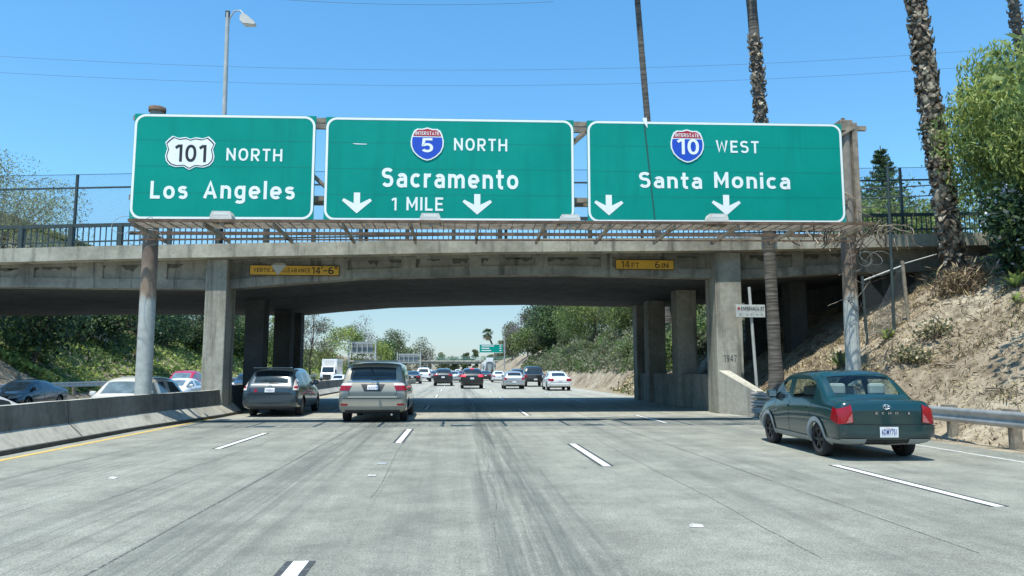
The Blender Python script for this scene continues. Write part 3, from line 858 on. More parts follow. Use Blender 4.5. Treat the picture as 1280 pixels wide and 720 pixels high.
# railing and chain-link fence on the overpass
rail = empty('bridge_railing', (0, 26.1, 5.9), 0, 'dark metal baluster railing along the edge of the overpass', 'railing')
ri = Matrix.Translation((0, -26.1, -5.9))
def rpart(mb, name, root=rail, inv=ri):
    o = mb.build(name); o.parent = root; o.matrix_parent_inverse = inv
    return o
m1, m2, m3, m4 = MB(), MB(), MB(), MB()
for a, b in zip(XS[::2], XS[2::2]):
    m1.bar((a, 26.1, zt(a) + .86), (b, 26.1, zt(b) + .86), .09, .12, M['rail_dark'])
    m2.bar((a, 26.1, zt(a) + .30), (b, 26.1, zt(b) + .30), .04, .05, M['rail_dark'])
    m2.bar((a, 26.1, zt(a) + .10), (b, 26.1, zt(b) + .10), .04, .05, M['rail_dark'])
x = BX0
while x < BX1 - .2:
    x += .19
    m3.bar((x, 26.1, zt(x) + .06), (x, 26.1, zt(x) + .82), .032, .03, M['rail_dark'])
rpart(m1, 'top_rail'); rpart(m2, 'lower_rail'); rpart(m3, 'baluster_lattice')
for i in range(-9, 12):
    x = -13.3 + 1.64 * i
    m4 = MB(); m4.box(x - .07, x + .07, 26.04, 26.18, zt(x), zt(x) + .9, M['rail_dark'])
    rpart(m4, 'post')
fen = empty('chain_link_fence', (0, 26.28, 5.9), 0, 'tall chain-link safety fence on dark posts standing behind the overpass railing', 'fence')
fi = Matrix.Translation((0, -26.28, -5.9))
fh = 2.72
for i in range(-3, 7):
    x = -13.3 + 5.0 * i
    if x < BX0 or x > BX1: continue
    f_ = MB(); f_.tube([(x, 26.28, zt(x)), (x, 26.28, zt(x) + fh)], .055, M['rail_dark'], 6)
    rpart(f_, 'post', fen, fi)
f_, g_ = MB(), MB()
for a, b in zip(XS[::3], XS[3::3]):
    f_.bar((a, 26.28, zt(a) + fh - .48), (b, 26.28, zt(b) + fh - .48), .05, .055, M['rail_dark'])
    f_.bar((a, 26.28, zt(a) + fh), (b, 26.28, zt(b) + fh), .012, .015, M['rail_dark'])
rpart(f_, 'rail', fen, fi)
x = BX0
while x < BX1:
    for s in (-1, 1):
        x1 = x + s * (fh - .9)
        a, b = (x, 26.29, zt(x) + .9), (x1, 26.29, zt(x1) + fh)
        if BX0 <= x1 <= BX1:
            g_.face([(a[0] - .0035, a[1], a[2]), (a[0] + .0035, a[1], a[2]), (b[0] + .0035, b[1], b[2]), (b[0] - .0035, b[1], b[2])], M['chain'])
    x += .085
rpart(g_, 'wire_mesh', fen, fi)

# yellow clearance boards
def board(x0, x1, z0, z1, y, label, texts, patch=False, tilt=0.0):
    o = empty('clearance_sign', (x0, y, z0), 0, label, 'sign', 'yellow clearance boards on the overpass')
    p = MB(); p.box(0, x1 - x0, 0, .03, 0, z1 - z0, M['board_yellow'], .01)
    p.build('board', o)
    e = MB()
    W, H = x1 - x0, z1 - z0
    for a, b, c, d_ in ((0, W, 0, .025), (0, W, H - .025, H), (0, .025, .025, H - .025), (W - .025, W, .025, H - .025)):
        e.box(a, b, -.006, -.002, c, d_, M['sign_black'])
    e.build('border', o)
    for s, a, b, c, d_, bold in texts:
        t = MB(); add_text(t, s, a * W, b * W, c * H, d_ * H, -.005, M['sign_black'], bold, 1.1)
        t.build('lettering', o)
    if patch:
        q = MB(); q.face([(.315 * W, -.010, .03 * H), (.41 * W, -.010, .97 * H), (.24 * W, -.010, .99 * H)], M['steel_paint']); q.build('torn_patch', o)
        q = MB(); q.face([(.24 * W, -.009, .99 * H), (.41 * W, -.009, .97 * H), (.38 * W, -.009, 1.22 * H), (.27 * W, -.009, 1.2 * H)], M['concrete_pale']); q.build('bracket_plate', o)
    o.rotation_euler = (0, tilt, 0)
    return o
board(-7.2, -4.13, 4.76, 5.13, 25.88, 'yellow board reading vertical clearance with a pale torn patch across it',
      [('VERTICAL', .045, .318, .30, .70, .004), ('CLEARANCE', .355, .675, .30, .70, .004), ('14', .69, .785, .18, .84, .012), ("'", .797, .808, .66, .92, .02), ('-', .82, .862, .44, .54, .02), ('6', .875, .935, .18, .84, .012), ('"', .945, .975, .68, .92, .02)], True)
board(5.6, 7.75, 5.09, 5.46, 25.88, 'short yellow board reading fourteen feet six inches near the dated column',
      [('14', .10, .24, .18, .82, .0), ('FT', .275, .40, .18, .68, .0), ('6', .675, .755, .18, .82, .0), ('IN', .785, .90, .18, .68, .0)])

# ------------------------------------------------------------------ sign gantry
gan = empty('sign_gantry', (0, 20.9, 0), 0, 'weathered steel sign gantry with catwalk carried on two round posts', 'gantry')
gi = Matrix.Translation((0, -20.9, 0))
gt = lambda x: 0.010 * x
def gpart(mb, name):
    o = mb.build(name); o.parent = gan; o.matrix_parent_inverse = gi
    return o
p = MB(); p.tube([(-8.52, 20.95, .84), (-8.55, 20.95, 8.78)], [.215, .19], M['post'], 20); gpart(p, 'post')
p = MB(); p.tube([(11.53, 20.95, .6), (11.60, 20.95, 8.95)], [.215, .19], M['post'], 20); gpart(p, 'post')
p = MB(); p.tube([(-8.55, 20.95, 8.78), (-8.55, 20.95, 8.90), (-8.55, 20.95, 8.93)], [.23, .23, .12], M['rust'], 16); gpart(p, 'post_cap')
p = MB(); p.box(11.40, 11.80, 20.75, 21.15, 8.8, 9.0, M['rust_pale'], .02); p.tube([(11.6, 20.95, 9.0), (11.6, 20.95, 9.1)], .06, M['rust'], 8); gpart(p, 'post_cap')
p = MB(); p.bar((11.83, 20.8, 5.5), (11.83, 20.8, 8.9), .16, .16, M['rust_pale']); p.bar((10.9, 20.75, 8.2), (11.8, 20.75, 8.75), .1, .08, M['rust_pale']); gpart(p, 'side_strut')
p = MB()
for z, w in ((8.62, .14), (6.35, .14)):
    for y in (20.78, 21.3):
        p.bar((-9.1, y, z + gt(-9.1)), (12.2 if z > 7 else 11.5, y, z + gt(12)), .1, w, M['rust_pale'])
x, k = -8.2, 0
while x < 9.2:
    for y in (20.78, 21.3):
        a, b = (x, y, 6.4 + gt(x)), (x + 2.4, y, 8.58 + gt(x))
        if k % 2: a, b = (x, y, 8.58 + gt(x)), (x + 2.4, y, 6.4 + gt(x))
        p.bar(a, b, .08, .08, M['rust_pale'])
    x += 2.4; k += 1
gpart(p, 'truss')
for x in np.arange(-8.1, 11.2, 1.72):
    p = MB(); p.bar((x, 20.9, 5.13 + gt(x)), (x, 18.75, 5.20 + gt(x)), .06, .10, M['rust_pale']); gpart(p, 'catwalk_bracket')
p = MB()
for y, h, xa_, xb_ in ((18.72, .075, -8.2, 11.1), (20.45, .09, -8.9, 11.9)):
    p.bar((xa_, y, 5.29 + gt(xa_)), (xb_, y, 5.29 + gt(xb_)), .05, h, M['rust'])
gpart(p, 'catwalk_beam')
p = MB()
for y in np.arange(18.84, 19.7, .14):
    p.bar((-8.2, y, 5.29 + gt(-8.2)), (11.1, y, 5.29 + gt(11.1)), .013, .03, M['rust_pale'])
for x in np.arange(-8.2, 11.1, .3):
    p.bar((x, 18.72, 5.275 + gt(x)), (x, 19.75, 5.275 + gt(x)), .014, .02, M['rust'])
gpart(p, 'catwalk_grating')
p = MB()
rng = random.Random(2)
for x in np.arange(-7.9, 10.4, 1.72):
    p.bar((x, 18.85, 5.33 + gt(x)), (x + .9, 19.5, 5.35 + gt(x)), .025, .025, M['rust_pale'])
for y in (19.15, 19.75):
    p.bar((-8.2, y, 5.36 + gt(-8)), (11.2, y, 5.36 + gt(11)), .025, .03, M['rust_pale'])
p.bar((-8.5, 20.2, 5.08 + gt(-9)), (11.5, 20.2, 5.08 + gt(12)), .035, .04, M['rust'])
gpart(p, 'folded_handrail')

# ------------------------------------------------------------------ green signs
SY = 20.55
def rounded(x0, x1, z0, z1, r, n=7):
    out = []
    for cx, cz, a0 in ((x1 - r, z0 + r, -90), (x1 - r, z1 - r, 0), (x0 + r, z1 - r, 90), (x0 + r, z0 + r, 180)):
        for k in range(n + 1):
            a = math.radians(a0 + 90 * k / n)
            out.append((cx + r * math.cos(a), cz + r * math.sin(a)))
    return out
def ring(mb, outer, inner, y, mat):
    n = len(outer)
    for i in range(n):
        j = (i + 1) % n
        mb.face([(outer[i][0], y, outer[i][1]), (outer[j][0], y, outer[j][1]), (inner[j][0], y, inner[j][1]), (inner[i][0], y, inner[i][1])], mat)
def flat(mb, poly, y, mat):
    mb.face([(a, y, b) for a, b in poly], mat)
def arrow_poly(cx, cz, w, h):
    return [(cx - .105 * w, cz + .5 * h), (cx + .105 * w, cz + .5 * h), (cx + .105 * w, cz - .02 * h), (cx + .44 * w, cz + .22 * h), (cx + .5 * w, cz + .11 * h), (cx, cz - .5 * h),
            (cx - .5 * w, cz + .11 * h), (cx - .44 * w, cz + .22 * h), (cx - .105 * w, cz - .02 * h)]
def shield_poly(cx, cz, w, h):
    pts = []
    top = [(-.40, .40), (-.30, .46), (-.16, .455), (0, .5), (.16, .455), (.30, .46), (.40, .40)]
    side = [(.46, .26), (.5, .08), (.49, -.08), (.42, -.24), (.28, -.38), (.12, -.47), (0, -.5)]
    left = [(-a, b) for a, b in reversed(side[:-1])]
    return [(cx + a * w, cz + b * h) for a, b in top + side + left]
def us_badge(cx, cz, w, h):
    q = [(0, .42), (.10, .47), (.24, .44), (.36, .5), (.44, .40), (.5, .30), (.455, .12), (.49, -.10), (.47, -.24), (.40, -.36), (.28, -.42), (.12, -.40), (0, -.5)]
    return [(cx + a * w, cz + b * h) for a, b in q] + [(cx - a * w, cz + b * h) for a, b in reversed(q[1:-1])]
def px_rect(x0, y0, x1, y1):
    a, b = at(x0, y1, SY), at(x1, y0, SY)
    return a.x, b.x, a.z, b.z
def green_sign(c, label, lines, arrows=(), interstate=None, us=None, extra=None):
    (x0, x1, z0, z1) = c
    o = empty('highway_sign', ((x0 + x1) / 2, SY, z0), 0, label, 'sign', 'green overhead signs on the gantry')
    inv = Matrix.Translation((-(x0 + x1) / 2, -SY, -z0))
    def prt(mb, name, parent=None):
        q = mb.build(name); q.parent = parent or o
        q.matrix_parent_inverse = inv if parent is None else Matrix()
        return q
    sh = (x1 - x0) * 0.011            # the gantry climbs a little to one side
    slope = 0.011
    Z = lambda x, z: z + slope * (x - x0)
    def tilt(mb): 
        mb.v = [(a, b, Z(a, d_)) for a, b, d_ in mb.v]; return mb
    p = MB(); p.box(x0, x1, SY, SY + .06, z0, z1, M['sign_green']); panel = prt(tilt(p), 'panel')
    p = MB()
    ring(p, rounded(x0 + .01, x1 - .01, z0 + .01, z1 - .01, .30), rounded(x0 + .075, x1 - .075, z0 + .075, z1 - .075, .235), SY - .004, M['sign_white'])
    prt(tilt(p), 'border')
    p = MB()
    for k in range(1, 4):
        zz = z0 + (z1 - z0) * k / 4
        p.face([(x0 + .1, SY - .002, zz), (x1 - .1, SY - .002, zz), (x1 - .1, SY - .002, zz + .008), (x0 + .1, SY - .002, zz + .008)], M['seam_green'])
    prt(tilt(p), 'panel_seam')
    for s, r, bold, sp in lines:
        a, b, c0, c1 = px_rect(*r)
        p = MB(); add_text(p, s, a, b, c0, c1, SY - .006, M['sign_white'], bold, sp)
        prt(p, 'lettering')
    for r in arrows:
        a, b, c0, c1 = px_rect(*r)
        p = MB(); flat(p, arrow_poly((a + b) / 2, (c0 + c1) / 2, b - a, c1 - c0), SY - .006, M['sign_white'])
        prt(p, 'down_arrow')
    if interstate:
        num, r, tr = interstate
        a, b, c0, c1 = px_rect(*r)
        cx, cz, w, h = (a + b) / 2, (c0 + c1) / 2, b - a, c1 - c0
        p = MB(); p.prism(shield_poly(cx, cz, w, h), SY - .02, SY - .004, M['sign_white']); sh_o = prt(p, 'route_shield')
        sh_o.matrix_parent_inverse = inv
        inner = shield_poly(cx, cz, w * .92, h * .92)
        cut = cz + .215 * h
        blue = [q for q in inner if q[1] < cut - .01]
        red = [q for q in inner if q[1] > cut + .01]
        xl = .455 * w * .97
        p = MB(); flat(p, [(cx - xl, cut - .012), (cx + xl, cut - .012)] + sorted([q for q in blue if q[0] > cx], key=lambda q: -q[1]) + [q for q in blue if abs(q[0] - cx) < 1e-4] + sorted([q for q in blue if q[0] < cx - 1e-4], key=lambda q: q[1]), SY - .024, M['sign_blue'])
        q_ = prt(p, 'blue_field', sh_o)
        p = MB(); flat(p, [(cx + xl, cut + .02), (cx - xl, cut + .02)] + sorted(red, key=lambda q: q[0]), SY - .024, M['sign_red'])
        prt(p, 'red_band', sh_o)
        p = MB(); add_text(p, 'INTERSTATE', cx - .36 * w, cx + .36 * w, cz + .262 * h, cz + .375 * h, SY - .028, M['sign_white'], .01, 1.05)
        a, b, c0, c1 = px_rect(*tr)
        add_text(p, num, a, b, c0, c1, SY - .028, M['sign_white'], .015, 1.05)
        prt(p, 'lettering', sh_o)
    if us:
        num, r, tr = us
        a, b, c0, c1 = px_rect(*r)
        cx, cz, w, h = (a + b) / 2, (c0 + c1) / 2, b - a, c1 - c0
        p = MB(); p.prism(us_badge(cx, cz, w, h), SY - .012, SY - .003, M['sign_white']); sh_o = prt(p, 'route_shield')
        p = MB()
        ring(p, us_badge(cx, cz, w * .955, h * .93), us_badge(cx, cz, w * .915, h * .87), SY - .015, M['sign_black'])
        prt(p, 'outline', sh_o)
        a, b, c0, c1 = px_rect(*tr)
        p = MB(); add_text(p, num, a, b, c0, c1, SY - .016, M['sign_black'], .012, 1.1)
        prt(p, 'lettering', sh_o)
    if extra: extra(prt)
    return o
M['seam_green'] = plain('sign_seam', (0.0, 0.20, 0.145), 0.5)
green_sign((-8.98, -4.04, 5.60, 8.58), 'green overhead sign to Los Angeles with a white route badge, beside the rusty post',
           [('NORTH', (282.8, 186.5, 353.2, 201.3), .012, 1.2), ('Los', (187.5, 227, 235.3, 248.2), .022, 1.14), ('Angeles', (253.5, 227, 369, 254), .022, 1.14)], us=('101', (205, 171, 270, 212), (218, 181, 258.5, 202)))
def scratch(prt):
    a = at(440, 179, SY)
    p = MB(); p.face([(a.x, SY - .005, a.z), (a.x + .42, SY - .005, a.z - .01), (a.x + .4, SY - .005, a.z - .03), (a.x + .1, SY - .005, a.z - .03)], M['sign_white'])
    prt(p, 'scratch')
green_sign((-3.76, 3.29, 5.64, 8.62), 'middle green overhead sign to Sacramento with two white arrows',
           [('NORTH', (567.5, 174, 634, 188.7), .012, 1.2), ('Sacramento', (477, 213, 647.8, 234.3), .022, 1.14), ('1', (489, 247, 495.8, 263), .012, 1.15), ('MILE', (508, 247, 554, 263), .012, 1.15)],
           arrows=((427, 241, 465, 266.5), (578, 243, 615, 268)), interstate=('5', (513, 160, 555, 200.5), (527, 173, 541.5, 190.5)), extra=scratch)
def shadow_line(prt):
    a, b = at(805, 152, SY), at(819, 279, SY)
    p = MB(); p.face([(a.x - .03, SY - .003, a.z), (a.x + .03, SY - .003, a.z), (b.x + .025, SY - .003, b.z), (b.x - .02, SY - .003, b.z)], M['sign_shadow'])  # thin cast shadow painted on the sign face as a dark strip
    prt(p, 'shadow_streak')
    p = MB(); p.face([(a.x - .05, SY - .012, a.z + .1), (a.x + .08, SY - .012, a.z + .12), (a.x + .1, SY - .012, a.z - .2), (a.x + .0, SY - .012, a.z - .05)], M['sign_white'])
    prt(p, 'torn_tape')
M['sign_shadow'] = plain('painted_shadow_on_green', (0.0, 0.10, 0.08), 0.6)
green_sign((3.68, 11.32, 5.70, 8.70), 'green overhead sign to Santa Monica with a dark vertical streak',
           [('WEST', (895, 176.4, 948, 191), .012, 1.2), ('Santa', (799, 216.4, 877, 235.2), .022, 1.14), ('Monica', (893, 216.4, 987, 235.2), .022, 1.14)],
           arrows=((743, 244, 779, 269), (890, 244, 925.5, 269)), interstate=('10', (838.5, 162.5, 879, 203), (846, 174, 873, 193)), extra=shadow_line)
LY = 18.95
for px, py, where in ((278, 270, 'on the catwalk under the Los Angeles sign'), (538, 272.5, 'on the catwalk under the middle sign'),
                      (712, 274, 'at the gap between the middle and Santa Monica signs'), (896, 273, 'on the catwalk under an arrow of the Santa Monica sign')):
    c = at(px, py, LY)
    o = empty('sign_light', (c.x, LY, c.z - .1), 0, 'white boxy sign floodlight ' + where, 'lamp', 'floodlights under the signs')
    p = MB(); p.prism([(-.28, -.02), (.28, -.02), (.26, .10), (.22, .20), (-.22, .20), (-.26, .10)], -.14, .2, M['lamp_body'])
    p.build('housing', o)
    p = MB(); p.face([(-.18, -.143, .10), (.18, -.143, .10), (.16, -.143, .17), (-.16, -.143, .17)], M['lens']); p.build('lens', o)
    p = MB(); p.box(-.24, .24, -.12, .18, -.06, -.021, M['steel']); p.box(-.05, .05, -.05, .05, -.14, -.061, M['steel']); p.build('bracket', o)

# coils of razor wire round the tops of the posts, dead vines on the catwalk
def coil(cx, cy, cz, label, seed):
    rng = random.Random(seed)
    mb = MB()
    for k in range(5):
        r = rng.uniform(.2, .36)
        c = Vector((cx + rng.uniform(-.35, .35), cy - .3 + rng.uniform(-.3, .2), cz + rng.uniform(-.25, .25)))
        ax = Vector((rng.uniform(-.5, .5), rng.uniform(.5, 1), rng.uniform(-.6, .6))).normalized()
        s = ax.orthogonal().normalized(); t = ax.cross(s)
        mb.tube([c + (s * math.cos(a) + t * math.sin(a)) * r for a in [i * 2 * PI / 20 for i in range(21)]], .008, M['chain'], 4, False)
    tag(mb.build('razor_wire_coil'), label, 'razor wire', 'razor wire coils on the gantry posts')
coil(-8.6, 20.7, 5.2, 'tangled razor wire coil at the rusty post under the Los Angeles sign', 1)
coil(11.7, 20.7, 4.75, 'tangled razor wire coil on the post beside the earth bank', 2)
vm = MB(); rng = random.Random(11)
for k in range(70):
    x = rng.triangular(8.6, 12.5, 12.0); y = rng.uniform(18.9, 20.7)
    p0 = Vector((x, y, 5.32 + gt(x) + rng.uniform(-.1, .15)))
    pts = [p0]; dirn = Vector((rng.uniform(-.5, .5), rng.uniform(-.3, .3), rng.uniform(-.9, .3)))
    for j in range(6):
        dirn = (dirn + Vector((rng.uniform(-.6, .6), rng.uniform(-.5, .5), rng.uniform(-.6, .35)))).normalized()
        pts.append(pts[-1] + dirn * rng.uniform(.05, .16))
    vm.tube(pts, .011 if k % 3 else .02, M['boot_pale'] if k % 4 == 0 else M['bark'], 4, False)
tag(vm.build('dead_vine'), 'dry brown vine tangle hanging from the catwalk end by the post', 'vine')
vm = MB()
for k in range(26):
    z = rng.uniform(2.6, 6.8); p0 = Vector((11.55 + rng.uniform(-.2, .35), 20.7, z))
    pts = [p0]; dirn = Vector((rng.uniform(-.3, .6), -.2, rng.uniform(-.4, .9)))
    for j in range(6):
        dirn = (dirn + Vector((rng.uniform(-.4, .4), rng.uniform(-.3, .3), rng.uniform(-.5, .4)))).normalized()
        pts.append(pts[-1] + dirn * rng.uniform(.08, .2))
    vm.tube(pts, [.014 - .0015 * i for i in range(7)], M['boot_pale'] if k % 3 == 0 else M['bark'], 4, False)
tag(vm.build('creeper_stem'), 'withered creeper stems climbing the gantry post above the earth bank', 'vine')

# ------------------------------------------------------------------ guardrails, small signs and posts at the banks
def guardrail(pts, label, group, posts_every=1.9, beams=(0.60,), seed=1, bx=0.0):
    """A W-beam on wooden posts along a polyline of ground points."""
    o = empty('guardrail', (pts[0][0], pts[0][1], 0), 0, label, 'guardrail', group)
    inv = Matrix.Translation((-pts[0][0], -pts[0][1], 0))
    prof = [(-.005, -.16), (.0, -.155), (.045, -.115), (.045, -.075), (.0, -.025), (.0, .025), (.045, .075), (.045, .115), (.0, .155), (-.005, .16)]
    P = [Vector((x, y, 0)) for x, y in pts]
    fine = []
    for a, b in zip(P, P[1:]):
        n = max(1, int((b - a).length / 1.0))
        fine += [a.lerp(b, i / n) for i in range(n)]
    fine.append(P[-1])
    for zc in beams:
        mb = MB(); vs = []
        for i, p in enumerate(fine):
            d = (fine[min(i + 1, len(fine) - 1)] - fine[max(i - 1, 0)]).normalized()
            s = Vector((-d.y, d.x, 0))
            if s.x > 0: s = -s
            if bx: s = -s
            vs += [p + s * (q + .06) + Vector((0, 0, zc + z)) for q, z in prof]
        n = len(prof)
        mb.add(vs, [(k * n + i, k * n + i + 1, (k + 1) * n + i + 1, (k + 1) * n + i) for k in range(len(fine) - 1) for i in range(n - 1)], M['steel'], True)
        q = mb.build('rail'); q.parent = o; q.matrix_parent_inverse = inv
    acc, tot = 0.0, 0.0
    rng = random.Random(seed)
    for a, b in zip(P, P[1:]):
        L = (b - a).length
        while acc <= tot + L:
            p = a.lerp(b, (acc - tot) / L)
            d = (b - a).normalized(); s = Vector((-d.y, d.x, 0)); s = s if s.x > 0 else -s
            if bx: s = -s
            mb = MB(); c = p + s * .16
            mb.box(c.x - .09, c.x + .09, c.y - .09, c.y + .09, -.1, .70 + rng.uniform(-.02, .06), M['wood'], .012)
            q = mb.build('post'); q.parent = o; q.matrix_parent_inverse = inv
            mb = MB(); c = p + s * .02
            mb.box(c.x - .075, c.x + .05, c.y - .075, c.y + .075, .45, .74, M['wood'], .01)
            q = mb.build('block'); q.parent = o; q.matrix_parent_inverse = inv
            acc += posts_every
        tot += L
    return o
guardrail([(10.98, 3.0), (10.95, 17.0), (10.2, 20.6), (10.0, 22.0)], 'galvanised guardrail on wooden posts at the foot of the dry earth bank', None, 1.87, (.53,))
gs = empty('guardrail_end', (9.7, 22.3, 0), 0, 'short stack of three weathered steel beams bolted against the parapet wall', 'guardrail')
gv = Matrix.Translation((-9.7, -22.3, 0))
for zc in (.24, .47, .70):
    mb = MB()
    prof = [(-.02, -.10), (.05, -.07), (.05, -.03), (.01, 0), (.05, .03), (.05, .07), (-.02, .10)]
    path = [(9.42, 23.35), (9.80, 22.75), (10.25, 21.6)]
    vs = []
    for x, y in path: vs += [(x - a, y - .3 * a, zc + b) for a, b in prof]
    n = len(prof)
    mb.add(vs, [(k * n + i, k * n + i + 1, (k + 1) * n + i + 1, (k + 1) * n + i) for k in range(2) for i in range(n - 1)], M['steel'])
    mb.box(9.46, 9.75, 23.36, 23.46, zc - .1, zc + .1, M['wood'])
    q = mb.build('rail'); q.parent = gs; q.matrix_parent_inverse = gv
for x, y in ((9.66, 23.25), (10.15, 22.4)):
    mb = MB(); mb.box(x - .08, x + .1, y - .09, y + .09, -.1, .84, M['wood'], .01)
    q = mb.build('post'); q.parent = gs; q.matrix_parent_inverse = gv
guardrail([(-24.1, 34), (-24.1, 130)], 'grey guardrail along the ivy bank beyond the oncoming lanes', None, 3.8, (.62,), 4, 1)

sp = empty('street_name_sign', (10.22, 25.0, .6), 0, 'small white Esperanza street plate on a thin leaning pole beside the palm', 'sign')
sv = Matrix.Translation((-10.22, -25.0, -.6))
def spart(mb, name):
    q = mb.build(name); q.parent = sp; q.matrix_parent_inverse = sv
p = MB(); p.tube([(10.32, 25.06, .6), (10.16, 25.06, 4.4)], .055, M['steel_paint'], 8); spart(p, 'pole')
p = MB(); p.box(9.62, 10.66, 24.95, 24.98, 3.33, 3.77, M['plate_old'], .01); spart(p, 'plate')
p = MB(); add_text(p, 'ESPERANZA ST', 9.80, 10.62, 3.57, 3.70, 24.943, M['sign_black'], .012, 1.05)
rng = random.Random(4)
for x in (9.74, 9.98, 10.14, 10.34, 10.50): p.box(x, x + .06, 24.942, 24.944, 3.42, 3.42 + rng.uniform(.03, .07), M['steel'])
spart(p, 'lettering')
p = MB(); p.tube([(9.72, 24.945, 3.64), (9.72, 24.942, 3.64)], .045, M['sign_red'], 12); spart(p, 'red_dot')

zp = terrain(13.9, 22.6)
p = MB(); p.tube([(13.85, 22.6, zp - .3), (13.95, 22.6, 8.15)], .05, M['rail_dark'], 8)
tag(p.build('fence_pole'), 'tall thin dark pole rising from the bank in front of the overpass', 'pole')
gate = empty('chain_link_gate', (14.4, 22.8, 3), 0, 'short chain-link fence panel with pale pipe posts on the upper bank', 'fence')
gvv = Matrix.Translation((-14.4, -22.8, -3))
def gatep(mb, name):
    q = mb.build(name); q.parent = gate; q.matrix_parent_inverse = gvv
p = MB(); p.tube([(14.55, 22.9, terrain(14.55, 22.9) - .2), (14.45, 22.9, 5.05)], .06, M['wood'], 8); gatep(p, 'post')
p = MB(); p.tube([(13.4, 23.4, terrain(13.4, 23.4) - .2), (13.35, 23.4, 4.6)], .05, M['rail_dark'], 8); gatep(p, 'post')
p = MB(); p.tube([(14.46, 22.9, 4.9), (13.36, 23.4, 4.45)], .03, M['steel_paint'], 6); p.tube([(14.46, 22.9, 4.95), (15.9, 23.3, 5.35)], .02, M['steel_paint'], 6); gatep(p, 'rail')
p = MB()
for k in range(34):
    t = k / 33
    a = Vector((14.5, 22.9, 2.9)).lerp(Vector((13.37, 23.4, 2.6)), t)
    for s in (-1, 1):
        t2 = min(1, max(0, t + s * .9)); b = Vector((14.46, 22.9, 4.9)).lerp(Vector((13.36, 23.4, 4.45)), t2)
        f = abs(t2 - t) / .9; top = a.lerp(Vector((b.x, b.y, b.z)), 1.0); top.z = a.z + (b.z - a.z) * max(f, .05)
        p.tube([a, top], .005, M['chain'], 3, False)
gatep(p, 'wire_mesh')

# street lamp on the overpass, overhead cables
lamp = empty('street_lamp', (-14.3, 45, 5.8), 0, 'tall grey street lamp with a curved arm rising behind the overpass', 'street lamp')
lv = Matrix.Translation((14.3, -45, -5.8))
def lp(mb, name):
    q = mb.build(name); q.parent = lamp; q.matrix_parent_inverse = lv
p = MB(); p.tube([(-14.25, 45, 5.0), (-14.45, 45, 23.6)], [.17, .12], M['steel_paint'], 10); lp(p, 'pole')
p = MB(); p.tube([(-14.42, 45, 22.6), (-14.30, 45, 23.3), (-14.05, 45, 23.75), (-13.7, 45, 23.8), (-13.42, 45, 23.5), (-13.38, 45, 23.35)], .05, M['steel_paint'], 8); lp(p, 'curved_arm')
p = MB(); p.box(-14.58, -14.32, 44.9, 45.1, 23.3, 23.75, M['rail_dark'], .04); lp(p, 'photocell_box')
p = MB(); p.prism([(-13.65, 23.4), (-13.5, 23.55), (-13.25, 23.45), (-12.72, 22.98), (-12.75, 22.86), (-13.45, 22.9), (-13.66, 23.1)], 44.8, 45.2, M['lamp_body']); lp(p, 'lamp_head')
p = MB(); p.box(-13.4, -12.85, 44.85, 45.15, 22.80, 22.88, M['lens'], .03); lp(p, 'lens')
def cable(a, b, sag, r, label, grp='overhead cables'):
    p = MB(); a, b = Vector(a), Vector(b)
    pts = []
    for i in range(41):
        t = i / 40; q = a.lerp(b, t); q.z -= sag * 4 * t * (1 - t); pts.append(q)
    p.tube(pts, r, M['wire'], 5, False)
    tag(p.build('overhead_cable'), label, 'cable', grp)
cable((-60, 70, 31.6), (70, 70, 36.6), 3.1, .013, 'upper of the two thin cables crossing the open sky')
cable((-60, 70, 30.0), (70, 70, 34.8), 3.0, .013, 'lower of the two thin cables crossing the open sky')
cable((-19, 60, 32.5), (8, 60, 33.0), .5, .016, 'short stretch of cable at the very top of the sky')
cable((10, 48, 13.6), (40, 48, 15.0), .5, .045, 'upper dark cable passing behind the big shaggy palm trunk')
cable((10, 48, 13.1), (40, 48, 14.2), .5, .045, 'middle dark cable passing behind the big shaggy palm trunk')
cable((10, 48, 12.2), (40, 48, 13.9), .6, .03, 'lowest dark cable passing behind the big shaggy palm trunk')

# ------------------------------------------------------------------ vegetation
def kites(name, c, size, mi, mats, rng, down=0.0, aspect=.36, upn=0.0):
    """A mesh of many leaf-shaped faces at points c (n x 3)."""
    n = len(c)
    ax = rng.normal(size=(n, 3)); ax[:, 2] -= down * 2.2
    ax /= np.linalg.norm(ax, axis=1)[:, None]
    nr = rng.normal(size=(n, 3)); nr[:, 2] += upn
    b = np.cross(ax, nr); b /= np.maximum(np.linalg.norm(b, axis=1), 1e-6)[:, None]
    s = size[:, None]
    v = np.stack([c - ax * s * .5, c + b * s * aspect * .5 + ax * s * .05, c + ax * s * .5, c - b * s * aspect * .5 + ax * s * .05], 1).reshape(-1, 3)
    me = bpy.data.meshes.new(name)
    me.vertices.add(4 * n); me.loops.add(4 * n); me.polygons.add(n)
    me.vertices.foreach_set('co', v.astype(np.float32).ravel())
    me.loops.foreach_set('vertex_index', np.arange(4 * n, dtype=np.int32))
    me.polygons.foreach_set('loop_start', np.arange(0, 4 * n, 4, dtype=np.int32))
    for m in mats: me.materials.append(m)
    me.polygons.foreach_set('material_index', mi.astype(np.int32))
    me.update(calc_edges=True)
    return me

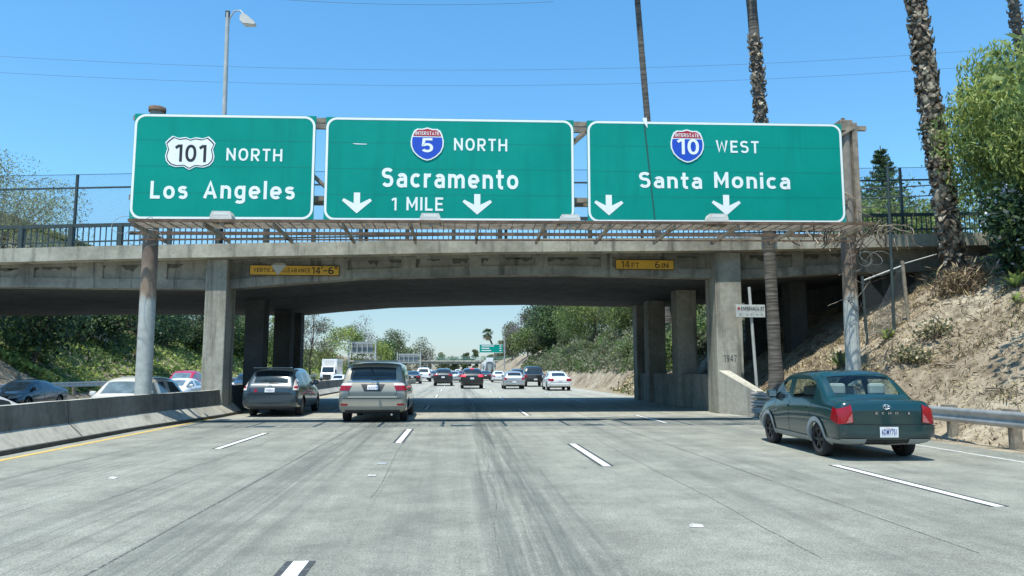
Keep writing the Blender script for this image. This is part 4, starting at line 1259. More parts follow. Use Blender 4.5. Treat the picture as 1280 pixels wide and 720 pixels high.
def tree(loc, H, R, label, mats, seed, n=2600, leaf=.35, name='tree', cat='tree', group=None, squash=1.0, trunk=.16, clumps=16, spread=.34, low=.28, down=0.0, bare=0.0, wts=None, aspect=.5, flat_bottom=True):
    """Tapered trunk, limbs to every leaf clump and a crown of many leaf faces with gaps between the clumps."""
    rng = np.random.default_rng(seed)
    loc = Vector(loc)
    o = empty(name, loc, 0, label, cat, group)
    cen = []
    for k in range(clumps):
        a = rng.uniform(0, 2 * PI); u = rng.uniform(-1, 1); r = rng.uniform(.45, 1) ** .6
        q = math.sqrt(1 - u * u)
        zc = low * H + (H - low * H) * (.5 + .5 * u * r)
        wid = R * r * q * (1.0 if u > -.4 else .8)
        cen.append((wid * math.cos(a), wid * math.sin(a) * squash, zc))
    cen = np.array(cen)
    tb = MB()
    top = Vector((rng.uniform(-.1, .1) * R, rng.uniform(-.1, .1) * R, H * .6))
    knee = Vector((rng.uniform(-.12, .12) * R, rng.uniform(-.12, .12) * R, H * .3))
    tb.tube([(0, 0, -.5), (knee.x * .3, knee.y * .3, H * .12), knee, top], [trunk * 1.25, trunk, trunk * .8, trunk * .4], M['bark'], 7)
    for c in cen:
        c = Vector(c); s = knee.lerp(top, rng.uniform(0, 1)) if c.z > knee.z else knee
        md = s.lerp(c, .5) + Vector((rng.uniform(-.1, .1) * R, rng.uniform(-.1, .1) * R, rng.uniform(0, .08) * H))
        tb.tube([s, md, c], [trunk * .38, trunk * .22, trunk * .06], M['bark'], 5, False)
        if bare > 0:
            for j in range(int(10 * bare)):
                e = c + Vector(np.clip(rng.normal(size=3), -1.2, 1.2)) * R * .22
                e.z = max(e.z, c.z - .1 * R) 
                m2 = c.lerp(e, .5) + Vector(rng.normal(size=3)) * R * .05
                tb.tube([md.lerp(c, rng.uniform(.3, 1)), m2, e], [trunk * .10, trunk * .07, trunk * .03], M['twig_grey'], 3, False)
    tb.build('trunk', o)
    n = int(n)
    w = rng.uniform(.5, 1.5, clumps); w /= w.sum()
    ci = rng.choice(clumps, n, p=w)
    off = rng.normal(size=(n, 3))
    rad = np.linalg.norm(off, axis=1)[:, None]
    off = off / rad * np.minimum(rad, 1.9) * R * spread * rng.uniform(.75, 1.2, clumps)[ci][:, None]
    off[:, 2] *= .75
    if down: off[:, 2] -= rng.exponential(.35, n) * R * spread * down
    pts = cen[ci] + off
    pts[:, 2] = np.maximum(pts[:, 2], .12 * H * rng.uniform(.5, 1.5, n))
    base = rng.choice(len(mats), clumps, p=wts)
    mi = np.where(rng.uniform(size=n) < .62, base[ci], rng.choice(len(mats), n, p=wts))
    me = kites('crown', pts, leaf * rng.uniform(.55, 1.35, n), mi, mats, rng, down, aspect, .7)
    link_mesh('crown', me, o)
    return o

def bush(loc, rx, rz, label, mats, seed, n=900, leaf=.2, name='bush', cat='shrub', group=None, ry=None, aspect=.55, wts=None):
    rng = np.random.default_rng(seed)
    o = empty(name, loc, 0, label, cat, group)
    k = 9
    cen = np.stack([rng.uniform(-.7, .7, k) * rx, rng.uniform(-.7, .7, k) * (ry or rx), rng.uniform(.15, .85, k) * rz], 1)
    ci = rng.integers(0, k, n)
    pts = cen[ci] + rng.normal(size=(n, 3)) * np.array([rx * .27, (ry or rx) * .27, rz * .2])
    pts[:, 2] = np.maximum(pts[:, 2], .03)
    mi = rng.choice(len(mats), n, p=wts)
    link_mesh('foliage', kites('foliage', pts, leaf * rng.uniform(.5, 1.4, n), mi, mats, rng, 0, aspect, .5), o)
    tb = MB()
    for c in cen: tb.tube([(0, 0, -.3), Vector(c) * .5, c], [.035 * rx + .01, .02 * rx + .008, .008], M['bark'], 4, False)
    tb.build('stem', o)
    return o

def palm(base, top, r0, r1, label, boots=None, crown_r=2.6, seed=1, smooth_to=.45, boot_len=.3, dens=34, skirt=True):
    """Fan palm: a leaning ringed trunk, old leaf bases on part of it and a crown of fan leaves."""
    rng = random.Random(seed)
    b, t = Vector(base), Vector(top)
    o = empty('palm_tree', base, 0, label, 'palm tree', 'tall fan palms')
    L = (t - b).length
    tb = MB()
    N = int(L / .18)
    pts, rad = [], []
    bend = Vector((rng.uniform(-.25, .25), rng.uniform(-.2, .2), 0))
    for i in range(N + 1):
        s = i / N
        pts.append((t - b) * s + bend * math.sin(PI * s) + Vector((0, 0, -.4 if i == 0 else 0)))
        fl = 1 + .55 * math.exp(-s * L / .7)
        rad.append((r0 + (r1 - r0) * s) * fl * (1 + rng.uniform(-.035, .035)))
    tb.tube(pts, rad, M['palm_bark'], 12)
    tb.build('trunk', o)
    if boots:
        bb = MB()
        for s0, s1, d in boots:
            n = int((s1 - s0) * L * d)
            for k in range(n):
                s = s0 + (s1 - s0) * (k + rng.random()) / n
                i = min(N - 1, int(s * N)); c = Vector(pts[i]).lerp(Vector(pts[i + 1]), s * N - i)
                a = k * 2.399 + rng.uniform(-.25, .25)
                rr = rad[i]
                out = Vector((math.cos(a), math.sin(a), 0)); sd = Vector((-out.y, out.x, 0))
                ln = boot_len * rng.uniform(.6, 1.25); w = ln * rng.uniform(.22, .36)
                lift = rng.uniform(.05, .55)
                p0 = c + out * rr * .8
                tip = p0 + out * ln * (.35 + .35 * lift) + Vector((0, 0, ln * rng.choice((.8, .5, .2, -.5, -.7)))) + sd * rng.uniform(-.08, .08)
                md = p0.lerp(tip, .5) + out * ln * .12
                mt = M['boot_pale'] if rng.random() < .30 else M['boot']
                bb.add([p0 - sd * w, p0 + sd * w, md + sd * w * .8, md - sd * w * .8, tip + sd * w * .35, tip - sd * w * .35, md + out * w * .4 - Vector((0, 0, w * .5))],
                       [(0, 1, 2, 3), (3, 2, 4, 5), (0, 6, 1), (1, 6, 2), (2, 6, 4), (4, 6, 5), (5, 6, 3), (3, 6, 0)], mt)
        bb.build('leaf_bases', o)
    cb = MB()
    T = t - b
    for k in range(dens):
        a = k * 2.399 + rng.uniform(-.2, .2)
        el = rng.uniform(-.75, 1.25) if k > 8 or not skirt else rng.uniform(-1.35, -.7)
        d = Vector((math.cos(a) * math.cos(el), math.sin(a) * math.cos(el), math.sin(el)))
        st = crown_r * .42 * rng.uniform(.8, 1.1)
        hub = T + d * st
        cb.tube([T, hub], [.05, .025], M['leaf_olive'], 3, False)
        s = d.cross(Vector((0, 0, 1))); s = s.normalized() if s.length > .05 else Vector((1, 0, 0))
        up = s.cross(d)
        mt = M['straw'] if el < -.65 else (M['leaf_dark'] if rng.random() < .5 else M['leaf_mid'])
        for j in range(13):
            q = -1.25 + 2.5 * j / 12
            ln = crown_r * .6 * (1 - .25 * abs(q) / 1.25) * rng.uniform(.85, 1.1)
            dd = (d * math.cos(q) + s * math.sin(q)).normalized()
            md = hub + dd * ln * .6 + up * .03; tip = hub + dd * ln - Vector((0, 0, ln * .28))
            w = .05 * crown_r
            wv = dd.cross(up).normalized() * w
            cb.face([hub, md + wv, tip, md - wv], mt)
    cb.build('crown', o)
    return o

# tall palms
palm((10.46, 23.8, .5), (9.80, 23.9, 20.5), .205, .165, 'slim bare palm trunk passing behind the Santa Monica sign, beside the dated column',
     boots=[(.45, .625, 75)], seed=2, boot_len=.24)
palm((16.4, 23.0, 4.0), (15.2, 23.0, 21.0), .26, .21, 'thick shaggy palm trunk covered in old leaf bases in front of the railing',
     boots=[(.07, .5, 150), (.5, 1.0, 100)], seed=3, boot_len=.36)
palm((17.2, 60, 5.8), (15.1, 60, 36.6), .30, .24, 'distant slender palm rising far behind the Santa Monica sign', boots=None, seed=4, crown_r=2.3)
palm((26.6, 31, 5.8), (25.4, 31, 23.5), .22, .2, 'palm trunk at the very edge of the view above the feathery tree', boots=[(.3, 1.0, 30)], seed=5)
palm((11.5, 225, 6.0), (9.0, 225, 12.6), .3, .28, 'small distant palm above the far green sign', boots=None, seed=6, crown_r=2.2)
rngp = random.Random(3)
# dead fibre mound at the foot of the thick palm
r_ = np.random.default_rng(7)
c_ = r_.normal(size=(2600, 3)) * np.array([.42, .42, .26])
o = link_mesh('fibre_mound', kites('fibre_mound', c_, .3 * r_.uniform(.5, 1.4, 2600), r_.choice(3, 2600, p=[.25, .55, .2]), [M['straw'], M['straw_dark'], M['boot']], r_, .4, .14), None, (16.1, 22.1, terrain(16.1, 22.1) + .05))
tag(o, 'mound of dead palm fibre at the foot of the thick shaggy palm', 'debris')

# the feathery tree and bushes at the top of the bank
LM, LD, LL, LY_, LO, LG, LB = (M[k] for k in ('leaf_mid', 'leaf_dark', 'leaf_light', 'leaf_yellow', 'leaf_olive', 'leaf_grey', 'leaf_blue'))
tree((19.25, 20.9, 4.6), 7.6, 3.2, 'large feathery light green tree at the top of the earth bank', [LM, LL, LY_, LD], 21, n=75000, leaf=.21, trunk=.2, clumps=64, spread=.23, low=.16, down=.8, aspect=.27, wts=[.24, .40, .32, .04])
bush((16.7, 20.6, terrain(16.7, 20.6)), 1.0, 2.1, 'dense dark leafy bush with pale blossoms beneath the feathery tree', [LD, LM, LB, M['flower']], 22, n=5200, leaf=.2, wts=[.42, .28, .27, .03])
bush((18.4, 19.6, terrain(18.4, 19.6)), 1.5, 2.2, 'dark leafy bush behind the blossoming one, under the feathery tree', [LD, LM, LB], 23, n=5200, leaf=.2)
bush((19.6, 18.2, terrain(19.6, 18.2)), 1.6, 1.6, 'dark low bush at the edge of the view above the bank', [LD, LM, LB], 24, n=3500, leaf=.2)
# plants on the bank
def agave(x, y, r, label, seed, mats=('leaf_light', 'leaf_grey')):
    rng = random.Random(seed); mb = MB()
    z0 = 0
    for k in range(22):
        a = k * 2.4; el = rng.uniform(.15, 1.3); ln = r * rng.uniform(.7, 1.15)
        d = Vector((math.cos(a) * math.cos(el), math.sin(a) * math.cos(el), math.sin(el)))
        s = Vector((-math.sin(a), math.cos(a), 0)) * r * .09
        md = d * ln * .55; tip = d * ln - Vector((0, 0, ln * .25))
        mb.face([s * -.6, s * .6, md + s, tip, md - s], M[mats[k % 2]])
    o = mb.build('agave_plant', None, (x, y, terrain(x, y)))
    tag(o, label, 'plant')
agave(10.25, 24.2, .75, 'spiky pale yucca plant at the foot of the street plate pole', 1, ('leaf_yellow', 'straw'))
agave(12.2, 22.9, .8, 'spiky green yucca plant on the bank between the slim palm and the post', 2)
agave(13.4, 22.2, .6, 'small green rosette plant on the bank beneath the chain-link panel', 3)
agave(15.1, 18.9, .45, 'lone green seedling halfway up the dry bank', 4)
agave(15.9, 19.9, .7, 'broad green plant just below the blossoming bush', 5, ('leaf_light', 'leaf_mid'))
agave(13.9, 15.9, .4, 'small sprig near the shaded part of the dry bank', 6, ('leaf_mid', 'leaf_olive'))
for i, (x, y) in enumerate(((12.6, 20.0), (13.6, 20.3))):
    bush((x, y, terrain(x, y)), .5, .5, ('scrubby low weed on the dry bank just above the teal car', 'second scrubby weed higher up, under the chain-link panel')[i], [LO, LG, M['straw']], 40 + i, n=500, leaf=.11)

# dry litter on the bank: straw, leaves and twigs
r_ = np.random.default_rng(12)
n_ = 26000
px_ = r_.uniform(0, 1, n_) ** .8 * 9.0; py_ = r_.uniform(6, 27, n_)
xx = np.array([lerp_tab(RB, y) for y in py_]) - .35 + px_
pts = np.array([(x, y, terrain(x, y) + .03 + .03 * q) for x, y, q in zip(xx, py_, r_.uniform(0, 1, n_))])
mi = r_.choice(4, n_, p=[.40, .30, .20, .10])
o = link_mesh('dry_litter', kites('dry_litter', pts, r_.uniform(.05, .22, n_), mi, [M['straw'], M['straw_dark'], M['boot_pale'], M['boot']], r_, 0, .16, 2.0))
tag(o, 'dry straw and leaf litter strewn over the earth bank', 'litter', kind='stuff')
mb = MB(); rng = random.Random(31)
for k in range(60):
    x, y = rng.uniform(11.6, 17.5), rng.uniform(12, 23)
    a = rng.uniform(0, PI); ln = rng.uniform(.25, .9)
    d = Vector((math.cos(a), math.sin(a), 0)) * ln
    p0, p1 = Vector((x, y, terrain(x, y) + .03)), Vector((x + d.x, y + d.y, terrain(x + d.x, y + d.y) + .05))
    mb.tube([p0, p0.lerp(p1, .5) + Vector((0, 0, .04)), p1], rng.uniform(.008, .02), M['boot_pale'] if k % 2 else M['bark'], 5)
tag(mb.build('fallen_twigs'), 'fallen twigs lying on the dry earth bank', 'twigs', kind='stuff')
mb = MB()
for k in range(130):
    x, y = rng.uniform(10.9, 17.5), rng.uniform(11, 24)
    r = rng.uniform(.03, .13); z = terrain(x, y)
    vs = [(x + r * a * rng.uniform(.6, 1.3), y + r * b * rng.uniform(.6, 1.3), z + r * c * .8) for a, b, c in ((1, 0, 0), (0, 1, 0), (-1, 0, 0), (0, -1, 0), (0, 0, .8), (0, 0, -.8))]
    mb.add(vs, [(0, 1, 4), (1, 2, 4), (2, 3, 4), (3, 0, 4), (1, 0, 5), (2, 1, 5), (3, 2, 5), (0, 3, 5)], M['straw_dark'] if k % 3 else M['earth'])
tag(mb.build('clods'), 'earth clods scattered on the bank', 'earth', kind='stuff')

# ground cover beyond the bridge: ivy on the far bank, grey scrub on the near one
def cover(name, label, n, fx, fy, size, mats, wts, seed, hfun, lift=.25, aspect=.6):
    r = np.random.default_rng(seed)
    y = fy(r, n); x = fx(r, n, y)
    h = hfun(x, y)
    keep = h > 0
    x, y, h = x[keep], y[keep], h[keep]
    z = np.array([terrain(a, b) for a, b in zip(x, y)]) + r.uniform(.0, 1, len(x)) * h * lift
    p = np.stack([x, y, z], 1)
    cl = np.array([noise.noise((a * .5, b * .35, seed)) for a, b in zip(x, y)])
    mi = r.choice(len(mats), len(x), p=wts)
    mi = np.where(cl > .22, 0, np.where(cl < -.25, len(mats) - 1, mi))
    s = size * r.uniform(.5, 1.4, len(x)) * (1 + np.maximum(0, y - 60) / 90)
    o = link_mesh(name, kites(name, p, s, mi, mats, r, 0, aspect, .8))
    tag(o, label, 'ground cover', kind='stuff')
def clumpy(seed, thr, sc=.4):
    return lambda x, y: np.array([max(0.0, noise.fractal((a * sc, b * sc * .7, seed), 1, 2, 3) + thr) for a, b in zip(x, y)]) * 1.6
cover('ivy_cover', 'green ivy carpeting the bank beyond the oncoming lanes', 42000, lambda r, n, y: -25.2 - r.uniform(0, 1, n) * 12.5, lambda r, n: 50 + 150 * r.uniform(0, 1, n) ** 1.6, .32,
      [M['leaf_light'], M['leaf_yellow'], M['leaf_mid']], [.45, .25, .30], 51, clumpy(2, .55, .25), .45)
cover('scrub_cover', 'grey green scrub covering the cutting beyond the overpass', 46000, lambda r, n, y: 12.7 + r.uniform(0, 1, n) ** 1.1 * 9, lambda r, n: 40 + 110 * r.uniform(0, 1, n) ** 1.5, .26,
      [M['leaf_grey'], M['leaf_olive'], M['leaf_mid']], [.55, .3, .15], 52, clumpy(5, .55, .5), 1.0)
cover('weed_cover', 'weeds and dry grass over the shaded bank under the overpass', 5000, lambda r, n, y: 11 + r.uniform(0, 1, n) * 6, lambda r, n: 38 + 16 * r.uniform(0, 1, n), .2,
      [M['straw'], M['leaf_olive'], M['leaf_mid']], [.5, .3, .2], 53, clumpy(7, .25, .6), .6)

# trees and shrubs beyond the bridge, over the cutting
G1 = 'trees along the cutting beyond the overpass'
def T(px, pyb, pyt, Y, wpx, label, mats, seed, **k):
    """A tree whose foot and top stand Y metres ahead, at the height and width it has there."""
    b, t = at(px, pyb, Y), at(px, pyt, Y)
    z = terrain(b.x, Y)
    k['n'] = int(k.get('n', 2600) * 1.9); k['leaf'] = k.get('leaf', .35) * .74
    return tree((b.x, Y, z), t.z - z, wpx / 2 * Y / F_PX, label, mats, seed, group=k.pop('group', G1), **k)
T(694, 440, 376, 138, 66, 'dense dark green tree standing highest over the cutting', [LD, LM, LB, LO], 61, n=9000, leaf=.6, low=.1, clumps=22, trunk=.25)
T(742, 440, 368, 98, 66, 'yellow green willowy tree next to the dense dark tree', [LL, LM, LY_, LO], 62, n=8000, leaf=.5, low=.2, down=.7, aspect=.25, clumps=22, trunk=.2)
T(792, 436, 358, 80, 68, 'tall light green willowy tree partly behind the far bridge columns', [LM, LL, LO], 63, n=8000, leaf=.45, low=.2, down=.7, aspect=.25, clumps=22, trunk=.2)
T(845, 440, 350, 68, 60, 'leafy green tree seen between the bridge columns', [LM, LD, LL], 64, n=6000, leaf=.34, low=.1, clumps=20)
T(885, 430, 340, 56, 56, 'green tree seen just beside the dated column', [LM, LL, LD], 65, n=5000, leaf=.34, low=.1, clumps=20)
T(660, 440, 393, 190, 36, 'grey mauve leafless looking tree beyond the dense dark tree', [M['twig_mauve'], M['twig_grey'], LG], 66, n=2600, leaf=.7, low=.2, bare=.5)
T(640, 446, 402, 240, 26, 'grey brown thin tree at the far end of the cutting', [M['twig_grey'], LO, LG], 67, n=2000, leaf=.8, low=.2, bare=.5)
T(666, 452, 414, 180, 44, 'bright mid green bushy tree low on the cutting', [LM, LL, LO], 68, n=3600, leaf=.7, low=.05, clumps=18)
T(640, 458, 428, 260, 30, 'olive bushy tree behind the green highway sign', [LO, LM, LG], 69, n=2200, leaf=.85, low=.05)
T(718, 446, 408, 122, 40, 'small dark shrubby tree on the cutting slope', [LD, LO, LM], 70, n=2500, leaf=.32, low=.05)
for i, (px, Y, w, h, lab, ms) in enumerate(((790, 50, .9, 1.7, 'tall leafy green shrub on the slope near the bridge column', (LL, LM)), (812, 47, .9, 1.5, 'leafy green shrub right against the bridge column', (LM, LL, LD)),
        (745, 62, 1.2, 1.2, 'rounded grey shrub halfway along the slope', (LG, LO)), (770, 55, 1.0, .9, 'low grey scrub bush above the bare earth', (LG, LO, LM)), (712, 74, 1.4, 1.3, 'grey olive shrub farther along the slope', (LO, LG)),
        (688, 90, 1.6, 1.4, 'dull green shrub on the distant slope', (LO, LM, LG)), (780, 60, 1.4, 1.6, 'pale green shrub high on the slope', (LL, LG, LM)))):
    p_ = at(px, 450, Y); x_ = max(p_.x, lerp_tab(RB, Y) + 2.6 + (i % 3) * .9)
    bush((x_, Y, terrain(x_, Y)), w, h, lab, list(ms), 80 + i, n=1300, leaf=.2, group='shrubs on the cutting slope')
for i, (px, Y) in enumerate(((840, 44), (862, 43.5), (880, 45))):
    p_ = at(px, 440, Y)
    bush((p_.x, Y, terrain(p_.x, Y)), .9, 2.0, ('bright leafy shrub framed by the two inner columns', 'dark leafy shrub behind the crash wall', 'tall green shrub beside the dated column, behind it')[i], [LL, LM, LD], 95 + i, n=1500, leaf=.18, group='shrubs on the cutting slope')

# trees on the far bank, past the oncoming lanes
G2 = 'trees on the bank past the oncoming lanes'
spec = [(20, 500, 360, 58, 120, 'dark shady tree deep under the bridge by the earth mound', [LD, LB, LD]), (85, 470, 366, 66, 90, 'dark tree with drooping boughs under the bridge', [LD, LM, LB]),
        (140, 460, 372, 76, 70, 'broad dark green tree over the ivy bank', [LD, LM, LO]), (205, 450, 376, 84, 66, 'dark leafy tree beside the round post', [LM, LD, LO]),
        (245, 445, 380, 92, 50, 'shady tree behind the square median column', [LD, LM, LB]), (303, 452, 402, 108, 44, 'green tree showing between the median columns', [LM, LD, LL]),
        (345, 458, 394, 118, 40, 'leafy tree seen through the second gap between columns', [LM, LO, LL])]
for i, (px, pb, pt, Y, w, lab, ms) in enumerate(spec):
    T(px, pb, pt, Y, w, lab, ms, 110 + i, n=4200, leaf=.42, low=.16, clumps=18, group=G2, trunk=.22)
for i, (px, Y, x_, h_, w_, lab) in enumerate(((30, 52, -28.5, 5.2, 3.0, 'shady tree low on the bank right behind the earth mound'), (150, 68, -28.5, 6.0, 3.2, 'dark spreading tree halfway up the ivy bank'),
        (255, 100, -30.5, 7.0, 3.4, 'dim tree above the red pickup truck'))):
    tree((x_, Y, terrain(x_, Y)), h_, w_, lab, [LD, LB, LM], 210 + i, n=4200, leaf=.36, low=.34, clumps=16, group=G2, trunk=.18, down=.5)
T(55, 470, 374, 92, 80, 'tall dark tree behind the drooping one under the bridge', [LD, LB, LM], 117, n=3800, leaf=.5, low=.12, clumps=20, group=G2)
T(170, 455, 376, 106, 70, 'tall shady tree closing the gap behind the round post', [LD, LM, LB], 118, n=3800, leaf=.5, low=.12, clumps=20, group=G2)
T(272, 455, 384, 125, 60, 'tall dull tree behind the median column', [LD, LO, LM], 119, n=3000, leaf=.5, low=.12, clumps=18, group=G2)
T(388, 456, 386, 128, 40, 'grey bare tree leaning over the bank beside the dark column', [M['twig_grey'], LG, LO], 121, n=2600, leaf=.38, low=.15, bare=1.0, group=G2)
T(416, 456, 402, 150, 40, 'yellow green leafy tree above the white box truck', [LY_, LL, LO], 122, n=3000, leaf=.5, low=.1, group=G2)
T(440, 456, 406, 165, 34, 'mid green tree between the yellow green and the bare brown tree', [LM, LL, LO], 123, n=2600, leaf=.5, low=.1, group=G2)
T(455, 456, 396, 172, 34, 'bare brown tree with thin upright twigs', [M['twig_grey'], M['twig_mauve'], LO], 124, n=1500, leaf=.4, low=.1, bare=1.0, group=G2)
T(474, 458, 424, 240, 30, 'rounded bright green tree behind the gantry seen from its back', [LL, LM, LY_], 125, n=2000, leaf=.8, low=.05, group=G2)
T(490, 458, 416, 270, 34, 'tall grey green tree farther up the oncoming side', [LO, LG, LM], 126, n=2200, leaf=.8, low=.05, group=G2)
T(480, 458, 419, 262, 30, 'dark green round headed tree up the oncoming side', [LD, LM], 127, n=1800, leaf=.8, low=.05, group=G2)
T(507, 460, 432, 330, 26, 'low green tree beside the second gantry back', [LM, LO], 128, n=1500, leaf=1.0, low=.05, group=G2)
T(526, 460, 426, 360, 26, 'hazy grey green tree at the far bend', [LG, LO, M['twig_grey']], 129, n=1600, leaf=1.0, low=.05, group=G2)
G3 = 'small far trees on the horizon'
for i, (px, top, w, lab) in enumerate(((552, 443, 14, 'low hazy tree clump just above the far overpass'), (566, 445, 14, 'second low hazy tree behind the far overpass'), (579, 438, 7, 'slim pointed far tree beside the small palm'),
        (585, 440, 7, 'slim second pointed tree by the far green sign'), (594, 434, 8, 'taller slim tree touching the far green sign'), (612, 444, 16, 'rounded far tree under the green sign'), (628, 440, 18, 'rounded olive tree past the green sign post'))):
    T(px, 461, top, 380, w, lab, [LO, LG, LM], 140 + i, n=900, leaf=1.2, low=.05, group=G3)

# above the overpass
tree((-27.8, 46, 1.8), 12.4, 4.4, 'airy yellow green tree rising behind the overpass railing', [LY_, LO, LL, LG], 160, n=22000, leaf=.17, low=.5, clumps=30, spread=.26, bare=.4, aspect=.3)
con = empty('conifer_tree', (46.2, 76, 5.5), 0, 'tall dark conifer with tiered branches rising behind the railing', 'tree')
p = MB(); p.tube([(0, 0, -.5), (0, 0, 20.6)], [.35, .05], M['bark'], 7); p.build('trunk', con)
r_ = np.random.default_rng(9); pp = []
for k in range(26):
    z = 6 + 14.4 * (k / 26) ** .95; R = 5.6 * (1 - (z - 5) / 15.9) + .2
    for j in range(9):
        a = r_.uniform(0, 2 * PI); n = 70
        t = r_.uniform(.1, 1, n)
        pp.append(np.stack([R * t * math.cos(a) + r_.normal(size=n) * .1, R * t * math.sin(a) + r_.normal(size=n) * .1, z + .28 * R * t ** 2 - .1 + r_.normal(size=n) * .09], 1))
pp = np.concatenate(pp)
link_mesh('crown', kites('crown', pp, r_.uniform(.2, .5, len(pp)), r_.choice(3, len(pp)), [LD, LB, LM], r_, 0, .3), con)
for i, (x, y, h, r, lab) in enumerate(((33.5, 56, 10.2, 3.6, 'round green tree behind the railing next to the thick palm'), (29.6, 52, 8.2, 3.0, 'yellow green tree crown over the railing between post and palm'), (38.5, 60, 10.0, 3.4, 'green tree below the conifer and cables'),
        (33.5, 48, 8.5, 3.2, 'bushy tree behind the railing under the feathery tree'))):
    tree((x, y, 5.6), h, r, lab, [LM, LL, LO] if i else [LM, LL, LD], 170 + i, n=9000, leaf=.3, low=.05, clumps=26, group='round trees behind the railing')

tree((14.7, 14.7, terrain(14.7, 14.7)), 7.5, 1.9, 'tree outside the view whose crown shades the edge of the dry bank', [LM, LL, LD], 190, n=5000, leaf=.25, low=.5, clumps=18)

# dry grass tufts standing on the bank
r_ = np.random.default_rng(92); P_, D_ = [], []
for k in range(520):
    y = r_.uniform(8, 26); x = lerp_tab(RB, y) + r_.uniform(0.1, 1) ** .8 * 8
    if noise.noise((x * .5, y * .5, 4)) < -.12: continue
    n = int(r_.integers(10, 34)); s = r_.uniform(.08, .22)
    q = np.stack([x + r_.normal(size=n) * s, y + r_.normal(size=n) * s, np.zeros(n)], 1)
    q[:, 2] = [terrain(a, b) + .06 for a, b, _ in q]
    P_.append(q)
P_ = np.concatenate(P_)
o = link_mesh('dry_grass', kites('dry_grass', P_, r_.uniform(.12, .34, len(P_)), r_.choice(4, len(P_), p=[.42, .2, .2, .18]), [M['straw'], M['straw_dark'], M['boot_pale'], M['leaf_olive']], r_, -.7, .12), None)
tag(o, 'tufts of dry grass standing over the earth bank', 'grass', kind='stuff')

